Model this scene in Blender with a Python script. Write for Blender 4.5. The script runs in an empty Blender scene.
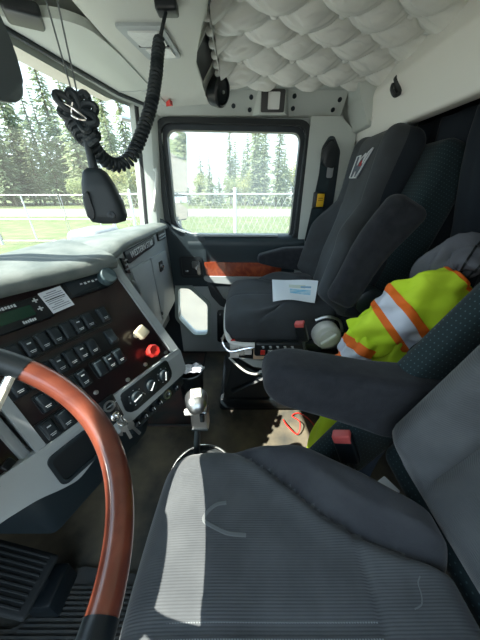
import bpy, bmesh, math, random
from mathutils import Vector as V, Matrix as MX

# ------------------------------------------------------------------ camera, light, exposure
# world axes: +x towards the rear of the truck, +y towards the passenger door, +z up, cab floor at z = 0
sc = bpy.context.scene
col = sc.collection
PI = math.pi
cam_d = bpy.data.cameras.new('camera')
cam_d.sensor_fit = 'VERTICAL'
cam_d.sensor_height = 24.0
cam_d.lens = 24.0 * 240.0 / 640.0
cam_d.clip_start = 0.02
cam_d.clip_end = 400
cam = bpy.data.objects.new('camera', cam_d)
cam.location = (0, 0, 1.05)
cam.rotation_euler = (math.radians(90 - 28), 0, 0)
col.objects.link(cam)
sc.camera = cam

wld = bpy.data.worlds.new('world')
sc.world = wld
wld.use_nodes = True
wn = wld.node_tree
wn.nodes.clear()
w_out = wn.nodes.new('ShaderNodeOutputWorld')
w_bg = wn.nodes.new('ShaderNodeBackground')
w_tc = wn.nodes.new('ShaderNodeTexCoord')
w_sp = wn.nodes.new('ShaderNodeSeparateXYZ')
w_rp = wn.nodes.new('ShaderNodeValToRGB')
w_rp.color_ramp.elements[0].position = 0.0
w_rp.color_ramp.elements[0].color = (0.61, 0.71, 0.76, 1)
w_rp.color_ramp.elements[1].position = 0.75
w_rp.color_ramp.elements[1].color = (0.42, 0.60, 0.80, 1)
wn.links.new(w_tc.outputs['Generated'], w_sp.inputs[0])
wn.links.new(w_sp.outputs['Z'], w_rp.inputs[0])
wn.links.new(w_rp.outputs[0], w_bg.inputs[0])
wn.links.new(w_bg.outputs[0], w_out.inputs[0])
w_bg.inputs[1].default_value = 1.9

sun_d = bpy.data.lights.new('sun', 'SUN')
sun_d.energy = 10.5
sun_d.angle = math.radians(0.6)
sun_d.color = (1.0, 0.95, 0.86)
sun = bpy.data.objects.new('sun', sun_d)
to_sun = V((-0.64, -0.30, 0.84)).normalized()
sun.rotation_euler = to_sun.to_track_quat('Z', 'Y').to_euler()
sun.location = (-4, -2, 6)
col.objects.link(sun)

vs = sc.view_settings
vs.view_transform = 'Standard'
vs.look = 'None'
vs.gamma = 1.0
vs.use_curve_mapping = False
vs.exposure = 0.92

RND = random.Random(7)

# ------------------------------------------------------------------ materials
MATS = {}


def mat(name, c, rough=0.6, metal=0.0, coat=0.0, var=None, vscale=8.0, bump=0.0, bscale=200.0, bdist=0.001,
        emit=None, spec=0.5, wave=None, sheen=0.0, detail=4.0):
    """principled material; var = second colour mixed in by noise; wave = (scale, strength, axis)"""
    m = bpy.data.materials.new(name)
    m.use_nodes = True
    t = m.node_tree
    b = t.nodes['Principled BSDF']
    b.inputs['Base Color'].default_value = (*c, 1)
    b.inputs['Roughness'].default_value = rough
    b.inputs['Metallic'].default_value = metal
    b.inputs['Coat Weight'].default_value = coat
    b.inputs['Coat Roughness'].default_value = 0.06
    b.inputs['Specular IOR Level'].default_value = spec
    b.inputs['Sheen Weight'].default_value = sheen
    b.inputs['Sheen Roughness'].default_value = 0.4
    tc = t.nodes.new('ShaderNodeTexCoord')
    h = None
    if var is not None:
        n = t.nodes.new('ShaderNodeTexNoise')
        n.inputs['Scale'].default_value = vscale
        n.inputs['Detail'].default_value = detail
        t.links.new(tc.outputs['Object'], n.inputs['Vector'])
        r = t.nodes.new('ShaderNodeValToRGB')
        r.color_ramp.elements[0].position = 0.38
        r.color_ramp.elements[0].color = (*c, 1)
        r.color_ramp.elements[1].position = 0.68
        r.color_ramp.elements[1].color = (*var, 1)
        t.links.new(n.outputs['Fac'], r.inputs[0])
        t.links.new(r.outputs[0], b.inputs['Base Color'])
    if wave is not None:
        w = t.nodes.new('ShaderNodeTexWave')
        w.bands_direction = wave[2]
        w.inputs['Scale'].default_value = wave[0]
        w.inputs['Distortion'].default_value = wave[3] if len(wave) > 3 else 0.3
        w.inputs['Detail Scale'].default_value = 2.0
        t.links.new(tc.outputs['Object'], w.inputs['Vector'])
        h = (w.outputs['Fac'], wave[1])
    elif bump > 0:
        n2 = t.nodes.new('ShaderNodeTexNoise')
        n2.inputs['Scale'].default_value = bscale
        n2.inputs['Detail'].default_value = 3.0
        t.links.new(tc.outputs['Object'], n2.inputs['Vector'])
        h = (n2.outputs['Fac'], bump)
    if h:
        bp = t.nodes.new('ShaderNodeBump')
        bp.inputs['Strength'].default_value = h[1]
        bp.inputs['Distance'].default_value = bdist
        t.links.new(h[0], bp.inputs['Height'])
        t.links.new(bp.outputs[0], b.inputs['Normal'])
    if emit:
        b.inputs['Emission Color'].default_value = (*emit[0], 1)
        b.inputs['Emission Strength'].default_value = emit[1]
    MATS[name] = m
    return m


def glass(name, tint=(1, 1, 1), gloss=0.06, film=0.10):
    m = bpy.data.materials.new(name)
    m.use_nodes = True
    t = m.node_tree
    t.nodes.clear()
    o = t.nodes.new('ShaderNodeOutputMaterial')
    tr = t.nodes.new('ShaderNodeBsdfTransparent')
    tr.inputs[0].default_value = (*tint, 1)
    gl = t.nodes.new('ShaderNodeBsdfGlossy')
    gl.inputs['Roughness'].default_value = 0.02
    mx = t.nodes.new('ShaderNodeMixShader')
    mx.inputs[0].default_value = gloss
    t.links.new(tr.outputs[0], mx.inputs[1])
    t.links.new(gl.outputs[0], mx.inputs[2])
    veil = t.nodes.new('ShaderNodeBsdfTranslucent')          # scattering film like dust, added to haze the view as glare does
    veil.inputs[0].default_value = (0.80, 0.84, 0.80, 1)
    m2 = t.nodes.new('ShaderNodeMixShader')
    m2.inputs[0].default_value = film
    t.links.new(mx.outputs[0], m2.inputs[1])
    t.links.new(veil.outputs[0], m2.inputs[2])
    t.links.new(m2.outputs[0], o.inputs[0])
    MATS[name] = m
    return m


def dotted(name, base, dot, step=0.011, rad=0.13):
    """woven cloth with a regular grid of small pale dots"""
    m = mat(name, base, 0.9, sheen=0.15)
    t = m.node_tree
    b = t.nodes['Principled BSDF']
    tc = t.nodes.new('ShaderNodeTexCoord')
    mp = t.nodes.new('ShaderNodeMapping')
    mp.inputs['Rotation'].default_value = (0, math.radians(-24), 0)
    mp.inputs['Scale'].default_value = (1 / step,) * 3
    sp = t.nodes.new('ShaderNodeSeparateXYZ')
    t.links.new(tc.outputs['Object'], mp.inputs[0])
    t.links.new(mp.outputs[0], sp.inputs[0])

    def cell(out, off=0.0):
        a = t.nodes.new('ShaderNodeMath'); a.operation = 'ADD'; a.inputs[1].default_value = 100.5 + off
        t.links.new(out, a.inputs[0])
        f = t.nodes.new('ShaderNodeMath'); f.operation = 'FRACT'
        t.links.new(a.outputs[0], f.inputs[0])
        s = t.nodes.new('ShaderNodeMath'); s.operation = 'SUBTRACT'; s.inputs[1].default_value = 0.5
        t.links.new(f.outputs[0], s.inputs[0])
        q = t.nodes.new('ShaderNodeMath'); q.operation = 'POWER'; q.inputs[1].default_value = 2.0
        t.links.new(s.outputs[0], q.inputs[0])
        return q.outputs[0]
    a = t.nodes.new('ShaderNodeMath'); a.operation = 'ADD'
    xy = t.nodes.new('ShaderNodeMath'); xy.operation = 'SUBTRACT'
    t.links.new(sp.outputs['X'], xy.inputs[0]); t.links.new(sp.outputs['Y'], xy.inputs[1])
    t.links.new(cell(xy.outputs[0]), a.inputs[0])
    t.links.new(cell(sp.outputs['Z']), a.inputs[1])
    l = t.nodes.new('ShaderNodeMath'); l.operation = 'LESS_THAN'; l.inputs[1].default_value = rad * rad
    t.links.new(a.outputs[0], l.inputs[0])
    mx = t.nodes.new('ShaderNodeMix'); mx.data_type = 'RGBA'
    mx.inputs[6].default_value = (*base, 1)
    mx.inputs[7].default_value = (*dot, 1)
    t.links.new(l.outputs[0], mx.inputs[0])
    t.links.new(mx.outputs[2], b.inputs['Base Color'])
    return m


def woodmat(name, c1, c2, coat=0.8, scale=6.0, rough=0.25):
    m = mat(name, c1, rough, coat=coat)
    t = m.node_tree
    b = t.nodes['Principled BSDF']
    tc = t.nodes.new('ShaderNodeTexCoord')
    n = t.nodes.new('ShaderNodeTexNoise')
    n.inputs['Scale'].default_value = scale
    n.inputs['Detail'].default_value = 6
    n.inputs['Distortion'].default_value = 2.5
    t.links.new(tc.outputs['Object'], n.inputs['Vector'])
    r = t.nodes.new('ShaderNodeValToRGB')
    r.color_ramp.elements[0].position = 0.35
    r.color_ramp.elements[0].color = (*c1, 1)
    r.color_ramp.elements[1].position = 0.65
    r.color_ramp.elements[1].color = (*c2, 1)
    t.links.new(n.outputs['Fac'], r.inputs[0])
    t.links.new(r.outputs[0], b.inputs['Base Color'])
    return m


M_panel = mat('pale_grey_plastic', (0.52, 0.56, 0.53), 0.55, bump=0.08, bscale=400)
M_panel2 = mat('pale_console_plastic', (0.54, 0.56, 0.52), 0.55, bump=0.08, bscale=400)
M_strip = mat('off_white_trim', (0.82, 0.81, 0.76), 0.5, bump=0.05, bscale=300)
M_liner = mat('headliner_vinyl', (0.74, 0.75, 0.71), 0.33, bump=0.05, bscale=500)
M_grey = mat('dash_grey_plastic', (0.36, 0.40, 0.41), 0.5, var=(0.32, 0.355, 0.37), vscale=5, bump=0.1, bscale=500)
M_greydoor = mat('door_grey_plastic', (0.38, 0.42, 0.425), 0.55, bump=0.1, bscale=500)
M_pad = mat('dash_top_pad', (0.105, 0.13, 0.125), 0.62, var=(0.175, 0.20, 0.19), vscale=14, bump=0.25, bscale=90, bdist=0.003)
M_dark = mat('dark_plastic', (0.013, 0.022, 0.028), 0.42, bump=0.08, bscale=400)
M_darker = mat('black_plastic', (0.006, 0.010, 0.013), 0.38)
M_rubber = mat('black_rubber', (0.012, 0.016, 0.018), 0.75, bump=0.1, bscale=200)
M_doorband = mat('door_dark_vinyl', (0.020, 0.034, 0.042), 0.5, bump=0.1, bscale=300)
M_cloth = mat('grey_ribbed_cloth', (0.062, 0.067, 0.073), 0.95, wave=(95, 0.30, 'Y'), bdist=0.0012, sheen=0.25, var=(0.085, 0.091, 0.097), vscale=16, detail=9)
M_cloth2 = mat('grey_ribbed_backrest_cloth', (0.066, 0.072, 0.078), 0.95, wave=(85, 0.35, 'Z'), bdist=0.0012, sheen=0.3, var=(0.092, 0.099, 0.105), vscale=14, detail=9)
M_bolster = mat('charcoal_velour', (0.030, 0.032, 0.038), 0.95, bump=0.3, bscale=260, bdist=0.0012, sheen=0.2, var=(0.045, 0.048, 0.054), vscale=18, detail=9)
M_pcloth = mat('charcoal_seat_cloth', (0.036, 0.040, 0.044), 0.95, bump=0.2, bscale=350, bdist=0.001, sheen=0.12, var=(0.048, 0.056, 0.064), vscale=9)
M_arm = mat('black_velour', (0.011, 0.013, 0.018), 0.95, bump=0.5, bscale=420, bdist=0.0015, sheen=0.12, var=(0.019, 0.022, 0.028), vscale=40)
M_dots = dotted('dark_teal_dotted_cloth', (0.006, 0.018, 0.022), (0.045, 0.085, 0.095))
M_navyshade = mat('shaded_navy_side_cloth', (0.011, 0.017, 0.024), 0.95, bump=0.2, bscale=350, bdist=0.001, sheen=0.1)  # navy side cloth, with the shadow on the backrest's side in its colour
M_curt = mat('navy_curtain_cloth', (0.007, 0.013, 0.021), 0.9, bump=0.15, bscale=300, sheen=0.15)
M_wood = woodmat('red_brown_wood', (0.13, 0.030, 0.017), (0.21, 0.054, 0.029), 1.0, 9, 0.3)
M_doorwood = woodmat('burl_door_wood', (0.20, 0.035, 0.018), (0.33, 0.07, 0.025), 0.8, 14)
M_dashwood = woodmat('dark_cherry_dash_wood', (0.008, 0.004, 0.006), (0.020, 0.007, 0.008), 0.4, 8, 0.3)
M_chrome = mat('chrome', (0.75, 0.76, 0.76), 0.16, 1.0)
M_alu = mat('brushed_aluminium', (0.55, 0.57, 0.58), 0.35, 1.0)
M_white = mat('white_plastic', (0.74, 0.73, 0.69), 0.45)
M_paper = mat('white_paper', (0.72, 0.76, 0.80), 0.8)
M_blueprint = mat('light_blue_print', (0.16, 0.46, 0.66), 0.8, var=(0.5, 0.66, 0.74), vscale=30)
M_ink = mat('black_print', (0.02, 0.02, 0.025), 0.8)
M_legend = mat('white_legend', (0.62, 0.66, 0.68), 0.6)
M_floor = mat('dirty_floor_vinyl', (0.052, 0.052, 0.044), 0.7, var=(0.21, 0.17, 0.11), vscale=5.5, bump=0.4, bscale=35, bdist=0.004, detail=8)
M_mat = mat('dusty_rubber_mat', (0.045, 0.05, 0.05), 0.85, var=(0.08, 0.075, 0.065), vscale=11, bump=0.2, bscale=120, bdist=0.002)
M_red = mat('red_plastic', (0.62, 0.030, 0.022), 0.4)
M_redbuckle = mat('buckle_red', (0.62, 0.10, 0.09), 0.5)
M_cream = mat('cream_plastic', (0.62, 0.56, 0.40), 0.5)
M_yellowtag = mat('yellow_label', (0.72, 0.42, 0.01), 0.6)
M_lime = mat('lime_safety_fabric', (0.55, 0.78, 0.02), 0.8, var=(0.62, 0.83, 0.04), vscale=9, bump=0.35, bscale=60, bdist=0.003)
M_orange = mat('orange_safety_tape', (0.85, 0.16, 0.01), 0.7)
M_silver = mat('silver_reflective_tape', (0.62, 0.66, 0.76), 0.45)
M_coat = mat('slate_grey_coat', (0.12, 0.125, 0.145), 0.9, bump=0.4, bscale=40, bdist=0.004)
M_navy = mat('dark_navy_denim', (0.02, 0.035, 0.06), 0.9, bump=0.4, bscale=60, bdist=0.003)
M_lens = mat('dome_lens', (0.75, 0.78, 0.76), 0.25, bump=0.5, bscale=60, bdist=0.003)
M_lcd = mat('radio_lcd', (0.012, 0.05, 0.030), 0.2)
M_mic = mat('microphone_black', (0.014, 0.022, 0.026), 0.5, bump=0.1, bscale=300)
M_beige = mat('sunlit_beige_plate', (0.60, 0.44, 0.30), 0.6)
M_mirror = mat('mirror_glass', (0.85, 0.86, 0.86), 0.03, 1.0)
M_glass = glass('window_glass', (0.97, 0.99, 0.98), 0.035, 0.14)
M_screen = glass('windscreen_glass', (0.97, 0.99, 0.98), 0.03, 0.02)
M_gravel = mat('pale_gravel', (0.165, 0.148, 0.115), 0.95, var=(0.12, 0.108, 0.085), vscale=1.2, bump=0.3, bscale=9, bdist=0.02)
M_grass = mat('meadow_grass', (0.065, 0.10, 0.022), 0.95, var=(0.13, 0.14, 0.055), vscale=1.0)
M_road = mat('pale_gravel_road', (0.20, 0.19, 0.17), 0.95, var=(0.16, 0.15, 0.135), vscale=0.8)
M_con = [mat('conifer_needles_a', (0.20, 0.26, 0.15), 0.8), mat('conifer_needles_b', (0.28, 0.33, 0.19), 0.8), mat('leaves_yellow_green', (0.40, 0.42, 0.19), 0.8), mat('leaves_olive', (0.32, 0.37, 0.18), 0.8)]
for m_ in M_con:                                    # thin leaves let some light through
    m_.node_tree.nodes['Principled BSDF'].inputs['Transmission Weight'].default_value = 0.0
    t_ = m_.node_tree
    tl = t_.nodes.new('ShaderNodeBsdfTranslucent'); tl.inputs[0].default_value = t_.nodes['Principled BSDF'].inputs['Base Color'].default_value
    mxs = t_.nodes.new('ShaderNodeMixShader'); mxs.inputs[0].default_value = 0.45
    t_.links.new(t_.nodes['Principled BSDF'].outputs[0], mxs.inputs[1]); t_.links.new(tl.outputs[0], mxs.inputs[2])
    t_.links.new(mxs.outputs[0], t_.nodes['Material Output'].inputs[0])
M_bark = mat('tree_bark', (0.16, 0.13, 0.10), 0.9)
M_galv = mat('galvanised_steel', (0.55, 0.57, 0.58), 0.5, 0.3)
M_visor = mat('visor_vinyl', (0.50, 0.54, 0.50), 0.6, bump=0.1, bscale=250)
M_smoke = mat('smoked_grey_visor', (0.07, 0.09, 0.10), 0.5)
M_steelvisor = mat('exterior_visor_steel', (0.66, 0.64, 0.56), 0.45, 0.2)
M_ext = mat('truck_paint', (0.5, 0.5, 0.5), 0.4)

# ------------------------------------------------------------------ mesh helpers
WL = {}          # world location of every object built here (nothing carries a rotation unless placed with a matrix)


def frame(o, ax, ay, az=None):
    ax = V(ax).normalized(); ay = V(ay).normalized()
    az = ax.cross(ay) if az is None else V(az).normalized()
    m = MX.Identity(4)
    for i in range(3):
        m[i][0], m[i][1], m[i][2], m[i][3] = ax[i], ay[i], az[i], V(o)[i]
    return m


def link(o, parent, loc):
    col.objects.link(o)
    WL[o.name] = V(loc)
    if parent is not None:
        o.parent = parent
        o.matrix_parent_inverse = MX.Translation(-WL[parent.name])
    return o


def finish(bm, name, m, angle=38):
    bmesh.ops.remove_doubles(bm, verts=bm.verts, dist=1e-6)
    bmesh.ops.recalc_face_normals(bm, faces=bm.faces)
    me = bpy.data.meshes.new(name)
    bm.to_mesh(me)
    bm.free()
    for mm in (m if isinstance(m, (list, tuple)) else [m]):
        me.materials.append(mm)
    for p in me.polygons:
        p.use_smooth = True
    me.set_sharp_from_angle(angle=math.radians(angle))
    return me


def obj(name, bm, m, parent=None, angle=38):
    vs_ = [v.co for v in bm.verts]
    lo = V([min(v[i] for v in vs_) for i in range(3)])
    hi = V([max(v[i] for v in vs_) for i in range(3)])
    c = V(((lo.x + hi.x) / 2, (lo.y + hi.y) / 2, lo.z))
    for v in bm.verts:
        v.co -= c
    me = finish(bm, name, m, angle)
    o = bpy.data.objects.new(name, me)
    o.location = c
    return link(o, parent, c)


def place(name, me, M, parent=None):
    o = bpy.data.objects.new(name, me)
    o.matrix_basis = M
    return link(o, parent, M.to_translation())


def tag(o, label, cat, group=None):
    o['label'] = label
    o['category'] = cat
    if group:
        o['group'] = group
    return o


def struct(o):
    o['kind'] = 'structure'
    return o


def thing(name, loc, label=None, cat=None, group=None, kind=None):
    o = bpy.data.objects.new(name, None)
    o.empty_display_size = 0.05
    o.location = loc
    link(o, None, loc)
    if label:
        tag(o, label, cat, group)
    if kind:
        o['kind'] = kind
    return o


def B():
    return bmesh.new()


def box(bm, lo, hi, M=None, bev=0.0, seg=2):
    vs_ = []
    for x in (lo[0], hi[0]):
        for y in (lo[1], hi[1]):
            for z in (lo[2], hi[2]):
                p = V((x, y, z))
                vs_.append(bm.verts.new(M @ p if M else p))
    fs = []
    for f in ((0, 1, 3, 2), (4, 6, 7, 5), (0, 4, 5, 1), (2, 3, 7, 6), (0, 2, 6, 4), (1, 5, 7, 3)):
        fs.append(bm.faces.new([vs_[i] for i in f]))
    if bev > 0:
        es = list({e for f in fs for e in f.edges})
        bmesh.ops.bevel(bm, geom=es, offset=bev, segments=seg, affect='EDGES', profile=0.5)
    return bm


def prism(bm, poly, d0, d1, M=None, bev=0.0, seg=2):
    """polygon in local x,y extruded along local z from d0 to d1"""
    n = len(poly)
    a = [V((p[0], p[1], d0)) for p in poly]
    b = [V((p[0], p[1], d1)) for p in poly]
    if M:
        a = [M @ p for p in a]; b = [M @ p for p in b]
    a = [bm.verts.new(p) for p in a]; b = [bm.verts.new(p) for p in b]
    fs = [bm.faces.new(a[::-1]), bm.faces.new(b)]
    for i in range(n):
        fs.append(bm.faces.new((a[i], a[(i + 1) % n], b[(i + 1) % n], b[i])))
    if bev > 0:
        es = list({e for f in fs for e in f.edges})
        bmesh.ops.bevel(bm, geom=es, offset=bev, segments=seg, affect='EDGES', profile=0.5)
    return bm


def rrect(x0, x1, y0, y1, r, n=5):
    out = []
    for cx, cy, a0 in ((x1 - r, y1 - r, 0), (x0 + r, y1 - r, 90), (x0 + r, y0 + r, 180), (x1 - r, y0 + r, 270)):
        for i in range(n + 1):
            a = math.radians(a0 + 90 * i / n)
            out.append((cx + r * math.cos(a), cy + r * math.sin(a)))
    return out


def roundpoly(pts, r, n=4):
    """polygon with its corners rounded"""
    out = []
    k = len(pts)
    for i in range(k):
        p, a, b = V(pts[i]), V(pts[i - 1]), V(pts[(i + 1) % k])
        da = (a - p); db = (b - p)
        rr = min(r, da.length * 0.45, db.length * 0.45)
        s, e = p + da.normalized() * rr, p + db.normalized() * rr
        for j in range(n + 1):
            t = j / n
            q = s * (1 - t) ** 2 + p * 2 * t * (1 - t) + e * t * t
            out.append((q.x, q.y))
    return out


def ray_poly(c, a, poly):
    d = V((math.cos(a), math.sin(a)))
    best = None
    n = len(poly)
    for i in range(n):
        p, q = V(poly[i]), V(poly[(i + 1) % n])
        e = q - p
        den = d.x * e.y - d.y * e.x
        if abs(den) < 1e-12:
            continue
        w = p - V(c)
        t = (w.x * e.y - w.y * e.x) / den
        s = (w.x * d.y - w.y * d.x) / den
        if t > 0 and -1e-6 <= s <= 1 + 1e-6 and (best is None or t > best):
            best = t
    return V(c) + d * best


def plate_hole(bm, outer, inner, d0, d1, M=None, c=None):
    """flat plate with one hole, both polygons star-shaped about the hole's centre"""
    if c is None:
        c = (sum(p[0] for p in inner) / len(inner), sum(p[1] for p in inner) / len(inner))
    ang = sorted({round(math.atan2(p[1] - c[1], p[0] - c[0]), 5) for p in list(outer) + list(inner)})
    n = len(ang)
    L = []
    for poly, d in ((outer, d0), (inner, d0), (outer, d1), (inner, d1)):
        r = []
        for a in ang:
            q = ray_poly(c, a, poly)
            p = V((q.x, q.y, d))
            r.append(bm.verts.new(M @ p if M else p))
        L.append(r)
    o0, i0, o1, i1 = L
    for i in range(n):
        j = (i + 1) % n
        bm.faces.new((o0[i], o0[j], i0[j], i0[i]))
        bm.faces.new((o1[i], i1[i], i1[j], o1[j]))
        bm.faces.new((o0[i], o1[i], o1[j], o0[j]))
        bm.faces.new((i0[i], i0[j], i1[j], i1[i]))
    return bm


def spline(pts, n=8):
    """Catmull-Rom through the points"""
    P = [V(p) for p in pts]
    out = []
    for i in range(len(P) - 1):
        p0, p1, p2, p3 = P[max(i - 1, 0)], P[i], P[i + 1], P[min(i + 2, len(P) - 1)]
        for k in range(n):
            t = k / n
            out.append(0.5 * ((2 * p1) + (p2 - p0) * t + (2 * p0 - 5 * p1 + 4 * p2 - p3) * t * t + (3 * p1 - p0 - 3 * p2 + p3) * t ** 3))
    out.append(P[-1])
    return out


def tube(bm, pts, rad, n=8, closed=False, cap=True, flat=1.0):
    P = [V(p) for p in pts]
    k = len(P)
    rings = []
    up = None
    for i in range(k):
        if closed:
            d = P[(i + 1) % k] - P[i - 1]
        else:
            d = P[min(i + 1, k - 1)] - P[max(i - 1, 0)]
        d.normalize()
        if up is None:
            up = V((0, 0, 1)) if abs(d.z) < 0.9 else V((1, 0, 0))
        s = d.cross(up)
        if s.length < 1e-6:
            s = d.orthogonal()
        s.normalize()
        up = s.cross(d).normalized()
        r = rad[i] if isinstance(rad, (list, tuple)) else rad
        rings.append([bm.verts.new(P[i] + (s * math.cos(2 * PI * j / n) + up * flat * math.sin(2 * PI * j / n)) * r) for j in range(n)])
    for i in range(k if closed else k - 1):
        a, b = rings[i], rings[(i + 1) % k]
        for j in range(n):
            bm.faces.new((a[j], a[(j + 1) % n], b[(j + 1) % n], b[j]))
    if cap and not closed:
        bm.faces.new(rings[0][::-1])
        bm.faces.new(rings[-1])
    return bm


def lathe(bm, prof, n=24, M=None):
    rings = []
    for r, z in prof:
        if r < 1e-6:
            p = V((0, 0, z))
            rings.append([bm.verts.new(M @ p if M else p)])
        else:
            rg = []
            for j in range(n):
                p = V((r * math.cos(2 * PI * j / n), r * math.sin(2 * PI * j / n), z))
                rg.append(bm.verts.new(M @ p if M else p))
            rings.append(rg)
    for a, b in zip(rings, rings[1:]):
        if len(a) == 1 and len(b) == 1:
            continue
        for j in range(n):
            k = (j + 1) % n
            if len(a) == 1:
                bm.faces.new((a[0], b[k], b[j]))
            elif len(b) == 1:
                bm.faces.new((a[j], a[k], b[0]))
            else:
                bm.faces.new((a[j], a[k], b[k], b[j]))
    if len(rings[0]) > 1:
        bm.faces.new(rings[0][::-1])
    if len(rings[-1]) > 1:
        bm.faces.new(rings[-1])
    return bm


def rbox(bm, half, r, M=None, nc=6, nr=4, deform=None):
    """rounded box with an even grid on its faces, then an optional deformation in local space"""
    hx = V(half)

    def ticks(h, m):
        r_ = min(r, h)
        t = [-h + r_ * (1 - math.cos(PI / 2 * i / nr)) for i in range(nr)]
        t = [-h + r_ * i / nr for i in range(nr)]
        inner = h - r_
        if inner > 1e-6:
            t += [-inner + 2 * inner * i / m for i in range(m + 1)]
        else:
            t += [0.0]
        t += [-v for v in t[:nr]][::-1]
        return t
    T = [ticks(hx[i], nc) for i in range(3)]
    cache = {}

    def vert(p):
        key = tuple(round(c, 6) for c in p)
        if key in cache:
            return cache[key]
        q = V(p)
        c = V([max(-(hx[i] - min(r, hx[i])), min(hx[i] - min(r, hx[i]), q[i])) for i in range(3)])
        d = q - c
        # keep the spacing even around the rounded edge
        w = c + d.normalized() * r if d.length > 1e-9 else c
        if deform:
            w = V(deform(w))
        cache[key] = bm.verts.new(M @ w if M else w)
        return cache[key]
    for ax in range(3):
        u, v = (ax + 1) % 3, (ax + 2) % 3
        for sgn in (-1, 1):
            for i in range(len(T[u]) - 1):
                for j in range(len(T[v]) - 1):
                    qs = []
                    for a, b in ((i, j), (i + 1, j), (i + 1, j + 1), (i, j + 1)):
                        p = [0, 0, 0]
                        p[ax] = sgn * hx[ax]; p[u] = T[u][a]; p[v] = T[v][b]
                        qs.append(vert(p))
                    if len(set(qs)) == 4:
                        try:
                            bm.faces.new(qs if sgn > 0 else qs[::-1])
                        except ValueError:
                            pass
    return bm


def grid(bm, nu, nv, f, closed_u=False):
    g = [[bm.verts.new(f(i / nu, j / nv)) for j in range(nv + 1)] for i in range(nu if closed_u else nu + 1)]
    k = len(g)
    for i in range(nu):
        for j in range(nv):
            a, b = g[i], g[(i + 1) % k]
            bm.faces.new((a[j], b[j], b[j + 1], a[j + 1]))
    return g


def slab(bm, nu, nv, f, th):
    """closed sheet of thickness th (a vector) over the surface f(u, v)"""
    th = V(th)
    a = grid(bm, nu, nv, f)
    b = grid(bm, nu, nv, lambda u, v: f(u, v) + th)
    for i in range(nu):
        for j in (0, nv):
            bm.faces.new((a[i][j], a[i + 1][j], b[i + 1][j], b[i][j]))
    for j in range(nv):
        for i in (0, nu):
            bm.faces.new((a[i][j], a[i][j + 1], b[i][j + 1], b[i][j]))


def sst(x, a, b):
    t = max(0.0, min(1.0, (x - a) / (b - a)))
    return t * t * (3 - 2 * t)


def interp(x, xs, ys):
    if x <= xs[0]:
        return ys[0]
    for i in range(len(xs) - 1):
        if x <= xs[i + 1]:
            t = (x - xs[i]) / (xs[i + 1] - xs[i])
            return ys[i] + (ys[i + 1] - ys[i]) * t
    return ys[-1]


def gs(x, w):
    return math.exp(-(x / w) ** 2)


def puff_prism(bm, prof, d0, d1, r, M, n=5):
    """closed prism whose two ends are rounded over radius r"""
    c = V((sum(p[0] for p in prof) / len(prof), sum(p[1] for p in prof) / len(prof)))
    rm = sum((V(p) - c).length for p in prof) / len(prof)
    rings = []
    lay = [(d0 + r * (1 - math.sin(PI / 2 * k / n)), r * (1 - math.cos(PI / 2 * k / n))) for k in range(n, -1, -1)]
    lay = [(d0 + r - r * math.cos(PI / 2 * k / n), r - r * math.sin(PI / 2 * k / n)) for k in range(n + 1)]
    lay += [(d0 + d1 - d, i) for d, i in lay[::-1]]
    for d, ins in lay:
        rg = []
        for p in prof:
            v = V(p) - c
            q = c + v * max(0.05, 1 - ins / max(v.length * 0.75, 0.02))
            rg.append(bm.verts.new(M @ V((q.x, q.y, d))))
        rings.append(rg)
    m = len(prof)
    for a, b in zip(rings, rings[1:]):
        for j in range(m):
            bm.faces.new((a[j], a[(j + 1) % m], b[(j + 1) % m], b[j]))
    bm.faces.new(rings[0][::-1]); bm.faces.new(rings[-1])
    return bm


def text_mesh(txt, size, M, bm, depth=0.0006, space=1.0):
    """letters as extruded geometry, laid into local x,y of M, centred"""
    cu = bpy.data.curves.new('lettering', 'FONT')
    cu.body = txt
    cu.size = size
    cu.align_x = 'CENTER'
    cu.align_y = 'CENTER'
    cu.extrude = depth
    cu.space_character = space
    cu.resolution_u = 2
    o = bpy.data.objects.new('lettering', cu)
    col.objects.link(o)
    dg = bpy.context.evaluated_depsgraph_get()
    me = bpy.data.meshes.new_from_object(o.evaluated_get(dg))
    bpy.data.objects.remove(o)
    me.transform(M)
    bm.from_mesh(me)
    bpy.data.meshes.remove(me)
    return bm


# ================================================================== SETTING: the cab shell
# floor
bm = B(); box(bm, (-1.02, -0.50, -0.05), (0.92, 1.53, 0.0))
floor = struct(obj('floor', bm, M_floor))
# fire wall with a sloped toe board
bm = B()
prism(bm, [(-1.06, -0.05), (-1.0, -0.05), (-0.86, 0.0), (-0.98, 0.22), (-0.98, 0.79), (-1.06, 0.79)], -0.50, 1.53,
      frame((0, 0, 0), (1, 0, 0), (0, 0, 1), (0, 1, 0)))
struct(obj('wall_front', bm, M_dark))
# rear bulkhead of the sleeper behind the curtain
bm = B(); box(bm, (0.88, -0.50, -0.05), (0.92, 1.53, 1.52))
struct(obj('wall_back', bm, M_dark))

# roof shell above the head liner
bm = B()
box(bm, (-0.56, -0.50, 1.53), (0.92, 1.53, 1.56))
struct(obj('ceiling_shell', bm, M_ext))

# tufted head liner
CX0, CX1, CY0, CY1 = -0.072, 0.60, -0.45, 1.335
TA = 0.150     # pitch of the buttons along y
TB = 0.190     # pitch of the rows along x


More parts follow.
